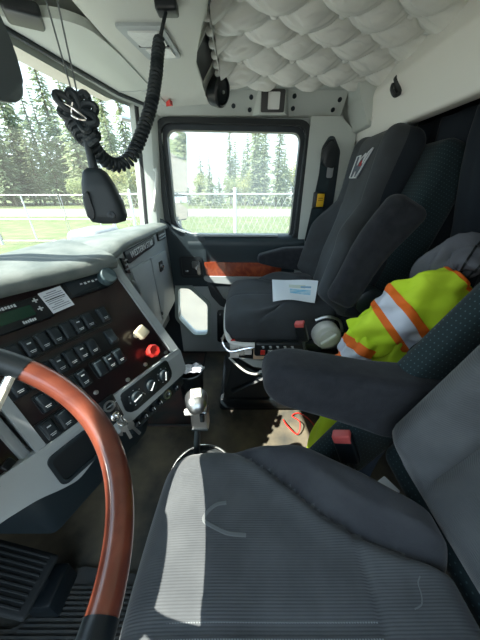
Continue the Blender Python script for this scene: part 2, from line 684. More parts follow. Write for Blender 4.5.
def liner_z(x, y):
    base = 1.478 - 0.03 * sst(y, 1.10, 1.335) - 0.02 * sst(-x, -0.02, 0.085)
    a = x / TB + y / TA
    b = x / TB - y / TA
    fa = abs(math.sin(PI * a / 1.0)); fb = abs(math.sin(PI * b / 1.0))
    puff = (fa * fb) ** 0.7
    # gathers pulled sideways from every button, slack folds hanging between them
    ia, ib = round(a), round(b)
    px = (ia + ib) / 2 * TB; py = (ia - ib) / 2 * TA
    dx, dy = x - px, y - py
    d = math.hypot(dx, dy)
    yy = dy - 0.25 * abs(dx) + 0.004 * math.sin(60 * dx + ia)
    g = 0.0042 * math.sin(2 * PI * yy / 0.026 + ia) * gs(dy, 0.040) * gs(dx, 0.062) * min(1.0, d / 0.012)
    g += 0.0022 * math.sin(55 * y + 16 * x + 2.0 * math.sin(19 * x + ib)) * puff
    dim = -0.013 * gs(d, 0.018)
    return base - (0.028 * puff + g + dim)


bm = B()
nu, nv = 170, 420
grid(bm, nu, nv, lambda u, v: V((CX0 + (CX1 - CX0) * u, CY0 + (CY1 - CY0) * v, liner_z(CX0 + (CX1 - CX0) * u, CY0 + (CY1 - CY0) * v))))
ceiling = struct(obj('ceiling', bm, M_liner, angle=80))
b_bm = B(); rbox(b_bm, (0.012, 0.012, 0.009), 0.0088, None, 1, 2)
b_me = finish(b_bm, 'tuft_button', M_liner)
for ia in range(-20, 24):
    for ib in range(-20, 24):
        px = (ia + ib) / 2 * TB; py = (ia - ib) / 2 * TA
        if CX0 + 0.01 < px < CX1 - 0.01 and 0.35 < py < CY1 - 0.02:
            place('tuft_button', b_me, MX.Translation((px, py, liner_z(px, py) - 0.009)), ceiling)
# scalloped front welt of the liner with its own little buttons
bm = B()
grid(bm, 160, 8, lambda u, v: V((-0.074 - 0.012 * math.sin(PI * v) * (0.75 + 0.25 * abs(math.sin(PI * 14 * u))) + 0.008 * v,
                                 0.40 + 0.93 * u, 1.432 + 0.040 * v + 0.003 * math.sin(PI * 28 * u))))
obj('front_welt', bm, M_liner, ceiling, 80)
for k in range(14):
    place('tuft_button', b_me, MX.Translation((-0.083, 0.40 + 0.93 * (k + 0.5) / 14, 1.445)), ceiling)

# pale strip along the sleeper opening, with the coat hook
bm = B()
prism(bm, roundpoly([(0.545, 1.405), (0.570, 1.262), (0.620, 1.262), (0.640, 1.53), (0.60, 1.53), (0.575, 1.47)], 0.012), -0.48, 1.50,
      frame((0, 0, 0), (1, 0, 0), (0, 0, 1), (0, 1, 0)))
t1 = struct(obj('trim_1', bm, M_strip))
for y in (1.30, 0.20):
    bm = B(); lathe(bm, [(0.0, 0), (0.008, 0.0), (0.007, 0.004), (0.0, 0.006)], 12, frame((0.560, y, 1.325), (0, 1, 0), (0.14, 0, 1)).to_4x4() @ MX.Rotation(PI, 4, 'X'))
    obj('screw', bm, M_white, t1)

# passenger side: upper panel that leans inward, drawn as a profile along x
FX = frame((0, 0, 0), (0, 1, 0), (0, 0, 1), (1, 0, 0))       # local x = world y, local y = world z, extruded along world x
side = thing('wall_right', (0, 1.5, 0), kind='structure')
bm = B()
prism(bm, [(1.285, 1.455), (1.335, 1.445), (1.395, 1.445), (1.452, 1.372), (1.470, 1.366), (1.55, 1.366), (1.55, 1.53), (1.285, 1.53)], -0.47, 0.475, FX)
up_panel = obj('upper_panel', bm, M_panel, side)
# panel seams and screws on it
NU = V((0, -0.80, 0.60)).normalized()
def on_upper(x, z):
    t = (1.445 - z) / (1.445 - 1.372)
    return V((x, 1.395 + t * 0.057, z))
pn = V((0, -0.073, -0.057)).normalized()
PF = lambda x, z, out=0.0: frame(on_upper(x, z) + pn * out, (1, 0, 0), (0, -0.057, 0.073), pn * 1.0)
for x, z in ((0.242, 1.428), (0.448, 1.418), (0.244, 1.392), (0.430, 1.388), (0.05, 1.425), (0.045, 1.388), (-0.03, 1.40)):
    bm = B()
    lathe(bm, [(0.0095, -0.001), (0.0095, 0.002), (0.006, 0.0025), (0.0055, 0.0012), (0, 0.0012)], 14, PF(x, z))
    obj('screw', bm, M_dark, side)
# B pillar
bm = B()
prism(bm, [(0.335, -0.02), (0.335, 1.366), (0.475, 1.366), (0.56, 1.30), (0.56, -0.02)], 1.440, 1.54, frame((0, 0, 0), (1, 0, 0), (0, 0, 1), (0, 1, 0)).to_4x4() @ MX.Identity(4))
obj('rear_pillar', bm, M_panel, side)
bm = B(); box(bm, (0.372, 1.50, -0.02), (0.92, 1.56, 1.53)); obj('sleeper_side', bm, M_panel, side)
bm = B()   # rounded corner piece between the side and the sleeper opening
prism(bm, [(0.470, 1.445), (0.505, 1.400), (0.540, 1.300), (0.600, 1.30), (0.600, 1.52), (0.470, 1.52)], 1.30, 1.50, frame((0, 0, 0), (1, 0, 0), (0, 0, 1), (0, 1, 0)), 0.01)
obj('corner_piece', bm, M_panel, side)
# A pillar
bm = B()
def apil(u, v):
    z = 0.80 + 0.60 * v
    xf = -0.505 + 0.055 * v
    pts = [V((xf - 0.05, 1.41, z)), V((xf, 1.405, z)), V((xf + 0.040, 1.415, z)), V((xf + 0.075, 1.465, z)), V((xf + 0.085, 1.54, z)), V((xf - 0.05, 1.54, z))]
    return pts[int(round(u * 6)) % 6]
grid(bm, 6, 12, apil, True)
obj('front_pillar', bm, M_panel, side)
# grab handle on the A pillar
bm = B(); tube(bm, spline([(-0.425, 1.418, 1.15), (-0.412, 1.385, 1.135), (-0.425, 1.38, 1.06), (-0.448, 1.385, 0.985), (-0.462, 1.418, 0.965)], 6), 0.0085, 8)
obj('grab_handle', bm, M_panel2, side)
# lower kick panel of the passenger side ahead of the door
bm = B(); box(bm, (-1.0, 1.47, -0.02), (-0.42, 1.54, 0.80))
obj('kick_panel', bm, M_dark, side)
# small dome lamp in its tapered pod
pod = thing('side_lamp', (0.145, 1.43, 1.36), 'small square reading lamp in a tapered pod above the door window', 'lamp')
LF = frame((0.145, 1.398, 1.402), (1, 0, 0), (0, 0.10, 1), None)
LF = frame((0.145, 1.388, 1.408), (1, 0, 0), (0, -0.25, 1))
bm = B()
base = [(-0.088, 1.368), (0.088, 1.368), (0.070, 1.448), (-0.070, 1.448)]
bq = [bm.verts.new((0.145 + x, 1.395 + (1.445 - z) * 0.75 + 0.01, z)) for x, z in base]
tq = [bm.verts.new(LF @ V(p)) for p in ((-0.058, -0.045, 0), (0.058, -0.045, 0), (0.055, 0.04, 0), (-0.055, 0.04, 0))]
bm.faces.new(tq)
for i in range(4):
    bm.faces.new((bq[i], bq[(i + 1) % 4], tq[(i + 1) % 4], tq[i]))
obj('pod', bm, M_panel, pod)
bm = B(); plate_hole(bm, rrect(-0.052, 0.052, -0.040, 0.036, 0.006), rrect(-0.022, 0.030, -0.030, 0.028, 0.004), -0.004, 0.006, LF)
obj('bezel', bm, M_darker, pod)
bm = B(); prism(bm, rrect(-0.022, 0.030, -0.030, 0.028, 0.004), -0.004, 0.002, LF)
obj('lens', bm, M_lens, pod)

# driver side: only the pillars and the sill; the door stands open
bm = B(); box(bm, (0.45, -0.50, -0.02), (0.92, -0.44, 1.53)); struct(obj('wall_left', bm, M_panel))
bm = B(); box(bm, (-0.56, -0.50, 1.42), (0.45, -0.44, 1.53)); struct(obj('trim_2', bm, M_panel))
bm = B(); box(bm, (-0.60, -0.50, 0.0), (-0.50, -0.42, 1.53)); struct(obj('trim_3', bm, M_panel))

# ------------------------------------------------------------------ passenger door
YZ = frame((0, 0, 0), (1, 0, 0), (0, 0, 1), (0, -1, 0))     # local z points into the cab (towards the driver)
door = thing('door_1', (0, 1.5, 0), kind='structure')
win_in = roundpoly([(-0.362, 1.322), (0.302, 1.310), (0.292, 0.815), (-0.285, 0.822), (-0.372, 0.885)], 0.045, 6)
win_mid = roundpoly([(-0.385, 1.345), (0.325, 1.333), (0.313, 0.800), (-0.30, 0.800), (-0.395, 0.870)], 0.06, 6)
win_out = roundpoly([(-0.412, 1.366), (0.350, 1.355), (0.338, 0.770), (-0.31, 0.770), (-0.425, 0.850)], 0.075, 6)
door_o = [(-0.47, 1.372), (0.372, 1.372), (0.372, 0.60), (-0.47, 0.60)]
bm = B(); plate_hole(bm, door_o, win_mid, -1.53, -1.475, YZ, (-0.03, 1.07)); obj('upper_frame', bm, M_greydoor, door)
bm = B(); plate_hole(bm, win_out, win_mid, -1.49, -1.448, YZ, (-0.03, 1.07)); obj('outer_gasket', bm, M_rubber, door)
bm = B(); plate_hole(bm, win_mid, win_in, -1.52, -1.478, YZ, (-0.03, 1.07)); obj('inner_gasket', bm, M_dark, door)
bm = B(); prism(bm, win_mid, -1.510, -1.505, YZ); obj('window_pane', bm, M_glass, door)
# padded sill and dark band under the window
bm = B()
FXD = FX
prism(bm, roundpoly([(1.535, 0.835), (1.455, 0.828), (1.425, 0.795), (1.442, 0.70), (1.452, 0.60), (1.440, 0.545), (1.445, 0.520), (1.535, 0.520)], 0.02, 4), -0.30, 0.372, FX)
obj('sill_band', bm, M_doorband, door)
bm = B()
prism(bm, roundpoly([(-0.47, 0.945), (-0.43, 0.915), (-0.375, 0.870), (-0.280, 0.830), (-0.20, 0.824), (-0.20, 0.535), (-0.47, 0.535)], 0.02, 4), -1.53, -1.432, YZ, 0.006)
obj('sill_front', bm, M_doorband, door)
bm = B(); prism(bm, roundpoly([(-0.455, 0.94), (-0.37, 0.875), (-0.28, 0.838), (0.22, 0.833), (0.22, 0.825), (-0.285, 0.826), (-0.385, 0.860), (-0.455, 0.915)], 0.004, 2), -1.500, -1.448, YZ)
obj('sill_cap', bm, M_grey, door)
# window switch slot on the sill
bm = B(); box(bm, (-0.10, 1.470, 0.829), (0.02, 1.490, 0.836), None, 0.002); obj('sill_slot', bm, M_darker, door)
# wood inlay with a pale lower lip
bm = B(); prism(bm, roundpoly([(-0.215, 0.682), (0.25, 0.676), (0.25, 0.590), (-0.205, 0.598)], 0.008), -1.455, -1.428, YZ, 0.004); obj('wood_inlay', bm, M_doorwood, door)
bm = B(); prism(bm, roundpoly([(-0.222, 0.598), (0.25, 0.588), (0.25, 0.545), (-0.06, 0.548), (-0.19, 0.560), (-0.222, 0.575)], 0.01), -1.46, -1.415, YZ, 0.006); obj('pull_ledge', bm, M_grey, door)
# latch handle in its cup
bm = B(); plate_hole(bm, rrect(-0.362, -0.226, 0.586, 0.716, 0.02), rrect(-0.350, -0.238, 0.598, 0.704, 0.014), -1.44, -1.424, YZ); obj('latch_cup_rim', bm, M_darker, door)
bm = B(); prism(bm, rrect(-0.350, -0.238, 0.598, 0.704, 0.014), -1.446, -1.429, YZ); obj('latch_cup', bm, M_darker, door)
bm = B(); prism(bm, roundpoly([(-0.285, 0.694), (-0.238, 0.694), (-0.238, 0.606), (-0.255, 0.606), (-0.258, 0.650), (-0.285, 0.650)], 0.008), -1.435, -1.408, YZ, 0.005); obj('latch_handle', bm, M_chrome, door)
bm = B(); rbox(bm, (0.010, 0.004, 0.006), 0.003, MX.Translation((-0.322, 1.425, 0.628)), 1, 2); obj('lock_button', bm, M_chrome, door)
# lower panel with the kerb window
octo = roundpoly([(-0.400, 0.503), (-0.328, 0.503), (-0.217, 0.388), (-0.232, 0.155), (-0.326, 0.151), (-0.424, 0.285)], 0.025, 4)
oct2 = roundpoly([(-0.420, 0.522), (-0.318, 0.522), (-0.194, 0.396), (-0.210, 0.132), (-0.335, 0.128), (-0.447, 0.280)], 0.03, 4)
bm = B(); plate_hole(bm, [(-0.60, 0.54), (0.372, 0.54), (0.372, 0.0), (-0.60, 0.0)], octo, -1.53, -1.475, YZ, (-0.32, 0.33)); obj('lower_panel', bm, M_greydoor, door)
bm = B(); plate_hole(bm, oct2, octo, -1.49, -1.462, YZ, (-0.32, 0.33)); obj('kerb_window_frame', bm, mat('kerb_frame_grey_green', (0.33, 0.39, 0.37), 0.5), door)
bm = B(); prism(bm, octo, -1.510, -1.506, YZ); obj('kerb_window_pane', bm, M_glass, door)
# sunken pocket and its curved dark lip
bm = B(); prism(bm, roundpoly([(-0.205, 0.530), (-0.165, 0.530), (-0.11, 0.430), (-0.02, 0.375), (0.20, 0.365), (0.20, 0.345), (-0.03, 0.350), (-0.13, 0.390), (-0.185, 0.460)], 0.01), -1.485, -1.440, YZ, 0.004); obj('pocket_lip', bm, M_dark, door)
bm = B(); prism(bm, roundpoly([(-0.155, 0.345), (0.25, 0.345), (0.25, 0.09), (-0.165, 0.09)], 0.02), -1.478, -1.462, YZ, 0.004); obj('pocket', bm, M_darker, door)
for z in (0.315, 0.125):
    bm = B(); lathe(bm, [(0.006, 0), (0.006, 0.003), (0, 0.004)], 10, frame((-0.135, 1.462, z), (1, 0, 0), (0, 0, 1))); obj('screw', bm, M_alu, door)

# ------------------------------------------------------------------ windscreen
def ws_base(y):    # x of the glass along its foot
    return interp(y, [-0.30, 0.61, 1.30, 1.45], [-0.56, -0.665, -0.565, -0.50])
def ws_top(y):
    return interp(y, [-0.30, 0.61, 1.30, 1.45], [-0.51, -0.60, -0.51, -0.45])
for nm, ya, yb in (('window_1', 0.625, 1.415), ('window_2', -0.44, 0.595)):
    bm = B()
    slab(bm, 14, 6, lambda u, v: V((ws_base(ya + (yb - ya) * u) * (1 - v) + ws_top(ya + (yb - ya) * u) * v, ya + (yb - ya) * u, 0.86 + 0.55 * v)), (-0.005, 0, 0))
    w = struct(obj(nm, bm, M_screen))
    bm = B()
    ring = [V((ws_base(ya + (yb - ya) * k / 10), ya + (yb - ya) * k / 10, 0.86)) for k in range(11)] + [V((ws_top(ya + (yb - ya) * k / 10), ya + (yb - ya) * k / 10, 1.41)) for k in range(10, -1, -1)]
    tube(bm, ring, 0.014, 8, True)
    obj('window_seal', bm, M_rubber, w)
# header above the windscreen
bm = B()
grid(bm, 12, 6, lambda u, v: [V((ws_top(-0.46 + 1.9 * u) + 0.01, -0.46 + 1.9 * u, 1.39)), V((ws_top(-0.46 + 1.9 * u) + 0.035, -0.46 + 1.9 * u, 1.415)),
                              V((-0.40, -0.46 + 1.9 * u, 1.435)), V((-0.34, -0.46 + 1.9 * u, 1.445)), V((-0.34, -0.46 + 1.9 * u, 1.53)), V((ws_top(-0.46 + 1.9 * u) - 0.03, -0.46 + 1.9 * u, 1.53)), V((ws_top(-0.46 + 1.9 * u) - 0.03, -0.46 + 1.9 * u, 1.39))][int(round(v * 6))])
struct(obj('trim_4', bm, M_panel))
# steel visor outside above the windscreen
bm = B()
slab(bm, 16, 4, lambda u, v: V((ws_top(-0.45 + 1.95 * u) - 0.02 - 0.17 * v, -0.45 + 1.95 * u, 1.435 + 0.015 * math.sin(PI * v) - 0.004 * v)), (0, 0, 0.008))
struct(obj('trim_5', bm, M_steelvisor))
# hood and cowl outside, just under the glass
bm = B(); box(bm, (-1.06, -0.50, 0.60), (-0.66, 1.53, 0.80), None, 0.02); struct(obj('trim_6', bm, M_ext))
bm = B(); rbox(bm, (0.09, 0.12, 0.05), 0.04, MX.Translation((-0.745, 1.30, 0.842)), 4, 3)
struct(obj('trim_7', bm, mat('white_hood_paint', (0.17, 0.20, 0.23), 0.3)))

# ================================================================== DASHBOARD
dash = thing('dashboard', (-0.6, 0.7, 0.4), 'grey truck dashboard with dark wood switch panel and glove box', 'dashboard')
Hh = V((0.48011, 0.87721, 0)); NH = V((0.87721, -0.48011, 0))
Ss = V((0.47178, -0.25821, -0.84306)); Nn = V((0.73954, -0.40477, 0.53782))
TR = V((-0.406, 0.75, 0.84))
PM = frame(TR, Hh, -Ss, Nn)
BRp = TR + Ss * 0.345
S2 = V((0.26415, -0.14458, -0.95358)); N2 = V((0.83649, -0.45783, 0.30113))
SM = frame(BRp, Hh, -S2, N2)

# body behind the centre panel and its grey bezel
pan_in = roundpoly([(-0.372, 0.004), (-0.004, 0.004), (0.022, -0.338), (-0.372, -0.338)], 0.008, 3)
pan_out = roundpoly([(-0.392, 0.020), (0.020, 0.020), (0.054, -0.352), (-0.392, -0.352)], 0.012, 3)
bm = B(); plate_hole(bm, pan_out, pan_in, -0.16, 0.004, PM); obj('centre_bezel', bm, M_grey, dash)
bm = B(); prism(bm, pan_in, -0.15, -0.004, PM); wood = obj('switch_panel', bm, M_dashwood, dash)
# top pad that rolls over the panel
def pad_pt(u, v):
    a = -0.80 + 0.806 * u
    prof = [(0.004, 0.838), (0.018, 0.842), (0.026, 0.854), (0.024, 0.868), (0.012, 0.880), (-0.012, 0.887), (-0.05, 0.890), None, None]
    p0 = TR + Hh * a
    if a < -0.392:                       # turns to run straight across in front of the driver
        p0 = TR + Hh * -0.392 + V((-0.06, 1, 0)).normalized() * (a + 0.392)
    k = int(round(v * 8))
    if prof[k] is not None:
        q = p0 + NH * prof[k][0]
        return V((q.x, q.y, prof[k][1] - 0.003 * math.sin(u * 9)))
    lim = -0.05
    while True:
        q = p0 + NH * lim
        if q.x < ws_base(q.y) + 0.016 or lim < -0.45:
            break
        lim -= 0.004
    lim = -0.05 + (lim + 0.05) * (0.5 if k == 7 else 1.0)
    q = p0 + NH * lim
    return V((q.x, q.y, 0.892 + 0.004 * (k == 8) + 0.012 * sst(a, -0.40, -0.05)))
bm = B(); grid(bm, 44, 8, pad_pt)
obj('top_pad', bm, M_pad, dash, 60)
# passenger side top pad and body
def pad2(u, v):
    y = 0.775 + 0.655 * u
    x1 = ws_base(y) + 0.016
    prof = [(-0.418, 0.868), (-0.408, 0.872), (-0.404, 0.882), (-0.412, 0.894), (-0.44, 0.902), ((-0.44 + x1) / 2, 0.903), (x1, 0.898)]
    k = int(round(v * 6))
    return V((prof[k][0], y, prof[k][1] - 0.016 * (1 - sst(y, 0.775, 0.90))))
bm = B(); grid(bm, 20, 6, pad2); obj('passenger_top_pad', bm, M_pad, dash, 60)
bm = B()
prism(bm, roundpoly([(0.76, 0.872), (1.425, 0.872), (1.432, 0.60), (1.425, 0.435), (1.05, 0.410), (0.90, 0.47)], 0.015), -0.60, -0.418, FX)
obj('passenger_body', bm, M_grey, dash)
GL = frame((-0.418, 0, 0), (0, 1, 0), (0, 0, 1), (1, 0, 0))
bm = B(); prism(bm, roundpoly([(0.885, 0.795), (1.095, 0.782), (1.112, 0.462), (0.985, 0.435)], 0.012), -0.003, 0.010, GL, 0.003)
obj('storage_door', bm, M_grey, dash)
gd = B(); prism(gd, roundpoly([(1.110, 0.782), (1.345, 0.770), (1.398, 0.466), (1.127, 0.455)], 0.012), -0.003, 0.010, GL, 0.003)
gdoor = obj('glove_box_door', gd, M_grey, dash)
bm = B(); prism(bm, rrect(1.195, 1.245, 0.690, 0.740, 0.008), 0.009, 0.015, GL); obj('latch_plate', bm, M_darker, gdoor)
bm = B(); lathe(bm, [(0.011, 0), (0.011, 0.007), (0.006, 0.010), (0, 0.010)], 14, frame((-0.404, 1.225, 0.712), (0, 1, 0), (0, 0, 1))); obj('latch', bm, M_chrome, gdoor)
bm = B(); prism(bm, [(1.118, 0.50), (1.128, 0.50), (1.128, 0.485), (1.118, 0.485)], 0.009, 0.016, GL); obj('bumper', bm, M_darker, gdoor)
# side vent slot beside the bezel and a grip
bm = B(); prism(bm, roundpoly([(0.832, 0.850), (0.858, 0.842), (0.880, 0.782), (0.856, 0.788)], 0.004, 2), -0.002, 0.008, GL); v1 = obj('side_vent', bm, M_darker, dash)
for k in range(3):
    z = 0.802 + 0.016 * k
    bm = B(); box(bm, (-0.412, 0.846, z), (-0.406, 0.868, z + 0.004)); obj('vent_slat', bm, M_grey, v1)
bm = B(); tube(bm, spline([(-0.41, 0.872, 0.755), (-0.398, 0.878, 0.74), (-0.398, 0.895, 0.70), (-0.41, 0.90, 0.685)], 4), 0.005, 6); obj('pull_handle', bm, M_grey, dash)
# name plate
bm = B(); prism(bm, roundpoly([(0.868, 0.862), (1.205, 0.867), (1.195, 0.826), (0.885, 0.815)], 0.008), -0.002, 0.007, GL, 0.002); np_ = obj('name_plate', bm, M_dark, dash)
bm = B(); text_mesh('WESTERN STAR', 0.036, frame((-0.4105, 1.040, 0.842), (0, 1, 0.012), (0, -0.012, 1)), bm, 0.0008, 1.02); obj('name_lettering', bm, M_legend, np_)
# louvre at the door end of the dash
bm = B(); prism(bm, roundpoly([(1.255, 0.872), (1.375, 0.868), (1.38, 0.828), (1.262, 0.830)], 0.006), -0.002, 0.008, GL); lv = obj('air_vent', bm, M_darker, dash)
for k in range(2):
    bm = B(); box(bm, (-0.415, 1.265, 0.838 + 0.014 * k), (-0.404, 1.37, 0.844 + 0.014 * k)); obj('vent_slat', bm, M_grey, lv)

def PP(a, b, out=0.0):      # matrix on the switch panel, a along it, b down it
    return PM @ MX.Translation((a, -b, out))

# radio on the left, second radio on the right with its big knob, and the paper notice between them
rad = B(); box(rad, (-0.40, -0.080, -0.02), (-0.214, -0.020, 0.006), PM, 0.002)
rd = obj('radio', rad, M_darker, dash)
bm = B(); box(bm, (-0.355, -0.062, 0.005), (-0.245, -0.036, 0.0072), PM); obj('radio_display', bm, M_lcd, rd)
bm = B()
for k in range(6):
    box(bm, (-0.300 + 0.0055 * k, -0.030 - 0.001 * (k % 2), 0.005), (-0.2962 + 0.0055 * k, -0.024, 0.0072), PM)
    box(bm, (-0.277 + 0.0045 * k, -0.0745, 0.005), (-0.2738 + 0.0045 * k, -0.0685 + 0.0015 * (k % 3 == 0), 0.0072), PM)
lt_ = obj('radio_lettering', bm, M_legend, rd); lt_['kind'] = 'stuff'
for a, b in ((-0.231, 0.030), (-0.231, 0.052)):
    bm = B(); box(bm, (a - 0.006, -b - 0.0015, 0.005), (a + 0.006, -b + 0.0015, 0.0075), PM); box(bm, (a - 0.0015, -b - 0.006, 0.005), (a + 0.0015, -b + 0.006, 0.0075), PM); obj('radio_button', bm, M_legend, rd)
bm = B(); box(bm, (-0.158, -0.053, -0.02), (-0.036, -0.002, 0.006), PM, 0.002); cb = obj('two_way_radio', bm, M_darker, dash)
bm = B(); box(bm, (-0.150, -0.046, 0.004), (-0.066, -0.010, 0.0075), PM, 0.001); obj('radio_face', bm, M_dark, cb)
for k in range(5):
    bm = B(); box(bm, (-0.118 + 0.011 * k, -0.026 - 0.002 * (k % 2), 0.006), (-0.112 + 0.011 * k, -0.022, 0.0085), PM); obj('radio_button', bm, M_legend, cb)
bm = B(); lathe(bm, [(0.024, 0.0), (0.024, 0.026), (0.021, 0.031), (0, 0.031)], 28, PP(-0.042, 0.028, 0.004)); obj('volume_knob', bm, mat('grey_green_knob', (0.065, 0.10, 0.11), 0.45), cb)
NM = PM @ MX.Translation((-0.190, -0.044, 0.0085)) @ MX.Rotation(math.radians(4), 4, 'Z')
bm = B(); box(bm, (-0.027, -0.029, -0.0006), (0.027, 0.029, 0.0006), NM); nt = obj('notice_sticker', bm, M_paper, dash)
bm = B()
for k in range(9):
    w = 0.022 if k % 3 else 0.012
    y = 0.022 - 0.0053 * k
    box(bm, (-w, y - 0.0009, 0.0005), (w if k != 5 else w * 0.5, y + 0.0009, 0.0010), NM)
nl = obj('printed_lines', bm, mat('grey_print', (0.22, 0.24, 0.28), 0.8), nt); nl['kind'] = 'stuff'
bm = B(); box(bm, (-0.024, 0.004, 0.0006), (0.024, 0.0062, 0.0012), NM); obj('printed_bar', bm, M_ink, nt)

# rocker switches: one mesh in two variants, copied along three banks
def switch_mesh(kind):
    bm = B()
    rbox(bm, (0.0125, 0.0215, 0.006), 0.003, MX.Translation((0, 0, 0.003)), 2, 2)
    rbox(bm, (0.0100, 0.0180, 0.004), 0.0025, MX.Translation((0, 0, 0.008)) @ MX.Rotation(math.radians(7 if kind != 2 else -7), 4, 'X'), 2, 2)
    nfd = len(bm.faces)
    if kind != 3:
        n0 = set(bm.faces)
        box(bm, (-0.006, -0.011, 0.0105), (0.006, -0.0095, 0.0118))
        box(bm, (-0.005, -0.0145, 0.0105), (0.004, -0.0132, 0.0118))
        if kind == 1:
            box(bm, (-0.004, 0.006, 0.0115), (0.004, 0.009, 0.0135))
        for f in bm.faces:
            if f not in n0:
                f.material_index = 1
    me = finish(bm, 'rocker_switch', [M_dark, M_legend])
    return me
SWM = [switch_mesh(k) for k in range(4)]
def bank(a0, a1, b0, b1, sw, r=None):
    bm = B(); prism(bm, rrect(a0, a1, -b1, -b0, 0.006), -0.004, 0.003, PM); o = obj('switch_bank', bm, M_darker, dash)
    for a, b, k in sw:
        place('rocker_switch', SWM[k], PP(a, b, 0.002), o)
    return o
bank(-0.372, -0.092, 0.098, 0.154, [(-0.352, 0.128, 1), (-0.322, 0.128, 0), (-0.293, 0.127, 1), (-0.265, 0.127, 0), (-0.237, 0.126, 0), (-0.209, 0.126, 3), (-0.181, 0.125, 1), (-0.153, 0.124, 0), (-0.109, 0.124, 0)])
bank(-0.372, -0.108, 0.164, 0.218, [(-0.352, 0.193, 0), (-0.322, 0.193, 1), (-0.295, 0.193, 0), (-0.266, 0.192, 1), (-0.238, 0.192, 0), (-0.210, 0.191, 1), (-0.182, 0.191, 0), (-0.125, 0.190, 2)])
bank(-0.212, -0.118, 0.224, 0.276, [(-0.195, 0.250, 3), (-0.166, 0.250, 1), (-0.137, 0.250, 0)])
bank(-0.345, -0.225, 0.226, 0.276, [(-0.330, 0.251, 0), (-0.302, 0.251, 1), (-0.270, 0.251, 0), (-0.242, 0.251, 1)])
bank(-0.372, -0.290, 0.284, 0.334, [(-0.352, 0.309, 1), (-0.320, 0.309, 0)])
for a, b in ((-0.235, 0.300), (-0.080, 0.315), (0.004, 0.322), (-0.15, 0.322)):
    bm = B(); lathe(bm, [(0.006, -0.003), (0.006, 0.002), (0.003, 0.003), (0, 0.003)], 10, PP(a, b)); obj('panel_screw', bm, M_alu, wood)
# the two brake valves: cream square and red octagon, on stems
bm = B(); lathe(bm, [(0.010, -0.005), (0.010, 0.024)], 12, PP(-0.052, 0.222)); tk = obj('trailer_brake_knob', bm, M_cream, dash)
bm = B(); rbox(bm, (0.018, 0.018, 0.010), 0.006, PP(-0.052, 0.222, 0.032) @ MX.Rotation(math.radians(18), 4, 'Z'), 2, 3); obj('knob_head', bm, M_cream, tk)
bm = B(); lathe(bm, [(0.012, -0.005), (0.010, 0.022)], 12, PP(-0.050, 0.290)); rk = obj('parking_brake_knob', bm, M_red, dash)
bm = B(); lathe(bm, [(0.016, 0.018), (0.021, 0.022), (0.021, 0.034), (0.017, 0.038), (0.008, 0.036), (0, 0.036)], 8, PP(-0.050, 0.290)); obj('knob_head', bm, M_red, rk, 25)
bm = B(); text_mesh('PARK', 0.009, PP(-0.010, 0.333, -0.0035), bm, 0.0003); obj('brake_lettering', bm, M_legend, wood)

# lower strip with heater controls
def SP(a, b, out=0.0):
    return SM @ MX.Translation((a, -b, out))
bm = B(); prism(bm, roundpoly([(0.058, 0.012), (0.050, -0.082), (-0.215, -0.088), (-0.300, -0.094), (-0.360, -0.112), (-0.395, -0.098), (-0.430, -0.078), (-0.485, -0.062), (-0.62, -0.055), (-0.62, 0.03), (-0.392, 0.012)], 0.015), -0.06, 0.003, SM, 0.004)
obj('lower_trim', bm, M_grey, dash)
bm = B(); prism(bm, roundpoly([(-0.195, 0.004), (-0.012, 0.006), (-0.012, -0.050), (-0.03, -0.066), (-0.180, -0.068), (-0.200, -0.052)], 0.012), 0.0, 0.006, SM, 0.002); hv = obj('heater_panel', bm, M_darker, dash)
for a in (-0.157, -0.102, -0.048):
    bm = B(); lathe(bm, [(0.024, 0.004), (0.024, 0.007), (0.021, 0.008), (0.017, 0.008), (0.016, 0.018), (0.012, 0.020), (0, 0.020)], 24, SP(a, 0.032)); dl = obj('heater_dial', bm, M_dark, hv)
    bm = B(); box(bm, (-0.0015, -0.016, 0.018), (0.0015, 0.010, 0.023), SP(a, 0.032) @ MX.Rotation(a * 9, 4, 'Z')); obj('dial_pointer', bm, M_legend, dl)
    if a != -0.102:
        for q in range(7):
            an = math.radians(-60 + 50 * q)
            bm = B(); box(bm, (-0.0014, -0.0014, 0.004), (0.0014, 0.0014, 0.0078), SP(a, 0.032) @ MX.Translation((0.0225 * math.cos(an), 0.0225 * math.sin(an), 0))); obj('dial_mark', bm, M_legend, dl)
bm = B(); prism(bm, rrect(-0.252, -0.208, -0.056, 0.020, 0.005), 0.0, 0.005, SM, 0.001); ig = obj('ignition_plate', bm, M_darker, dash)
bm = B(); lathe(bm, [(0.015, 0.004), (0.015, 0.009), (0.0105, 0.009), (0.0095, 0.002), (0, 0.002)], 20, SP(-0.230, 0.003)); obj('power_socket', bm, M_alu, ig)
bm = B(); lathe(bm, [(0.013, 0.004), (0.013, 0.010), (0.009, 0.013), (0, 0.013)], 20, SP(-0.229, 0.038)); obj('ignition_lock', bm, M_chrome, ig)
# storage bin in the trim
bm = B(); plate_hole(bm, rrect(-0.390, -0.272, -0.096, -0.014, 0.016), rrect(-0.382, -0.280, -0.088, -0.022, 0.012), 0.0, 0.008, SM); obj('bin_rim', bm, M_dark, dash)
bm = B(); prism(bm, rrect(-0.382, -0.280, -0.088, -0.022, 0.012), 0.0, 0.0045, SM); obj('bin_shade', bm, M_darker, dash)  # flat black plate standing for the shade in the bin recess
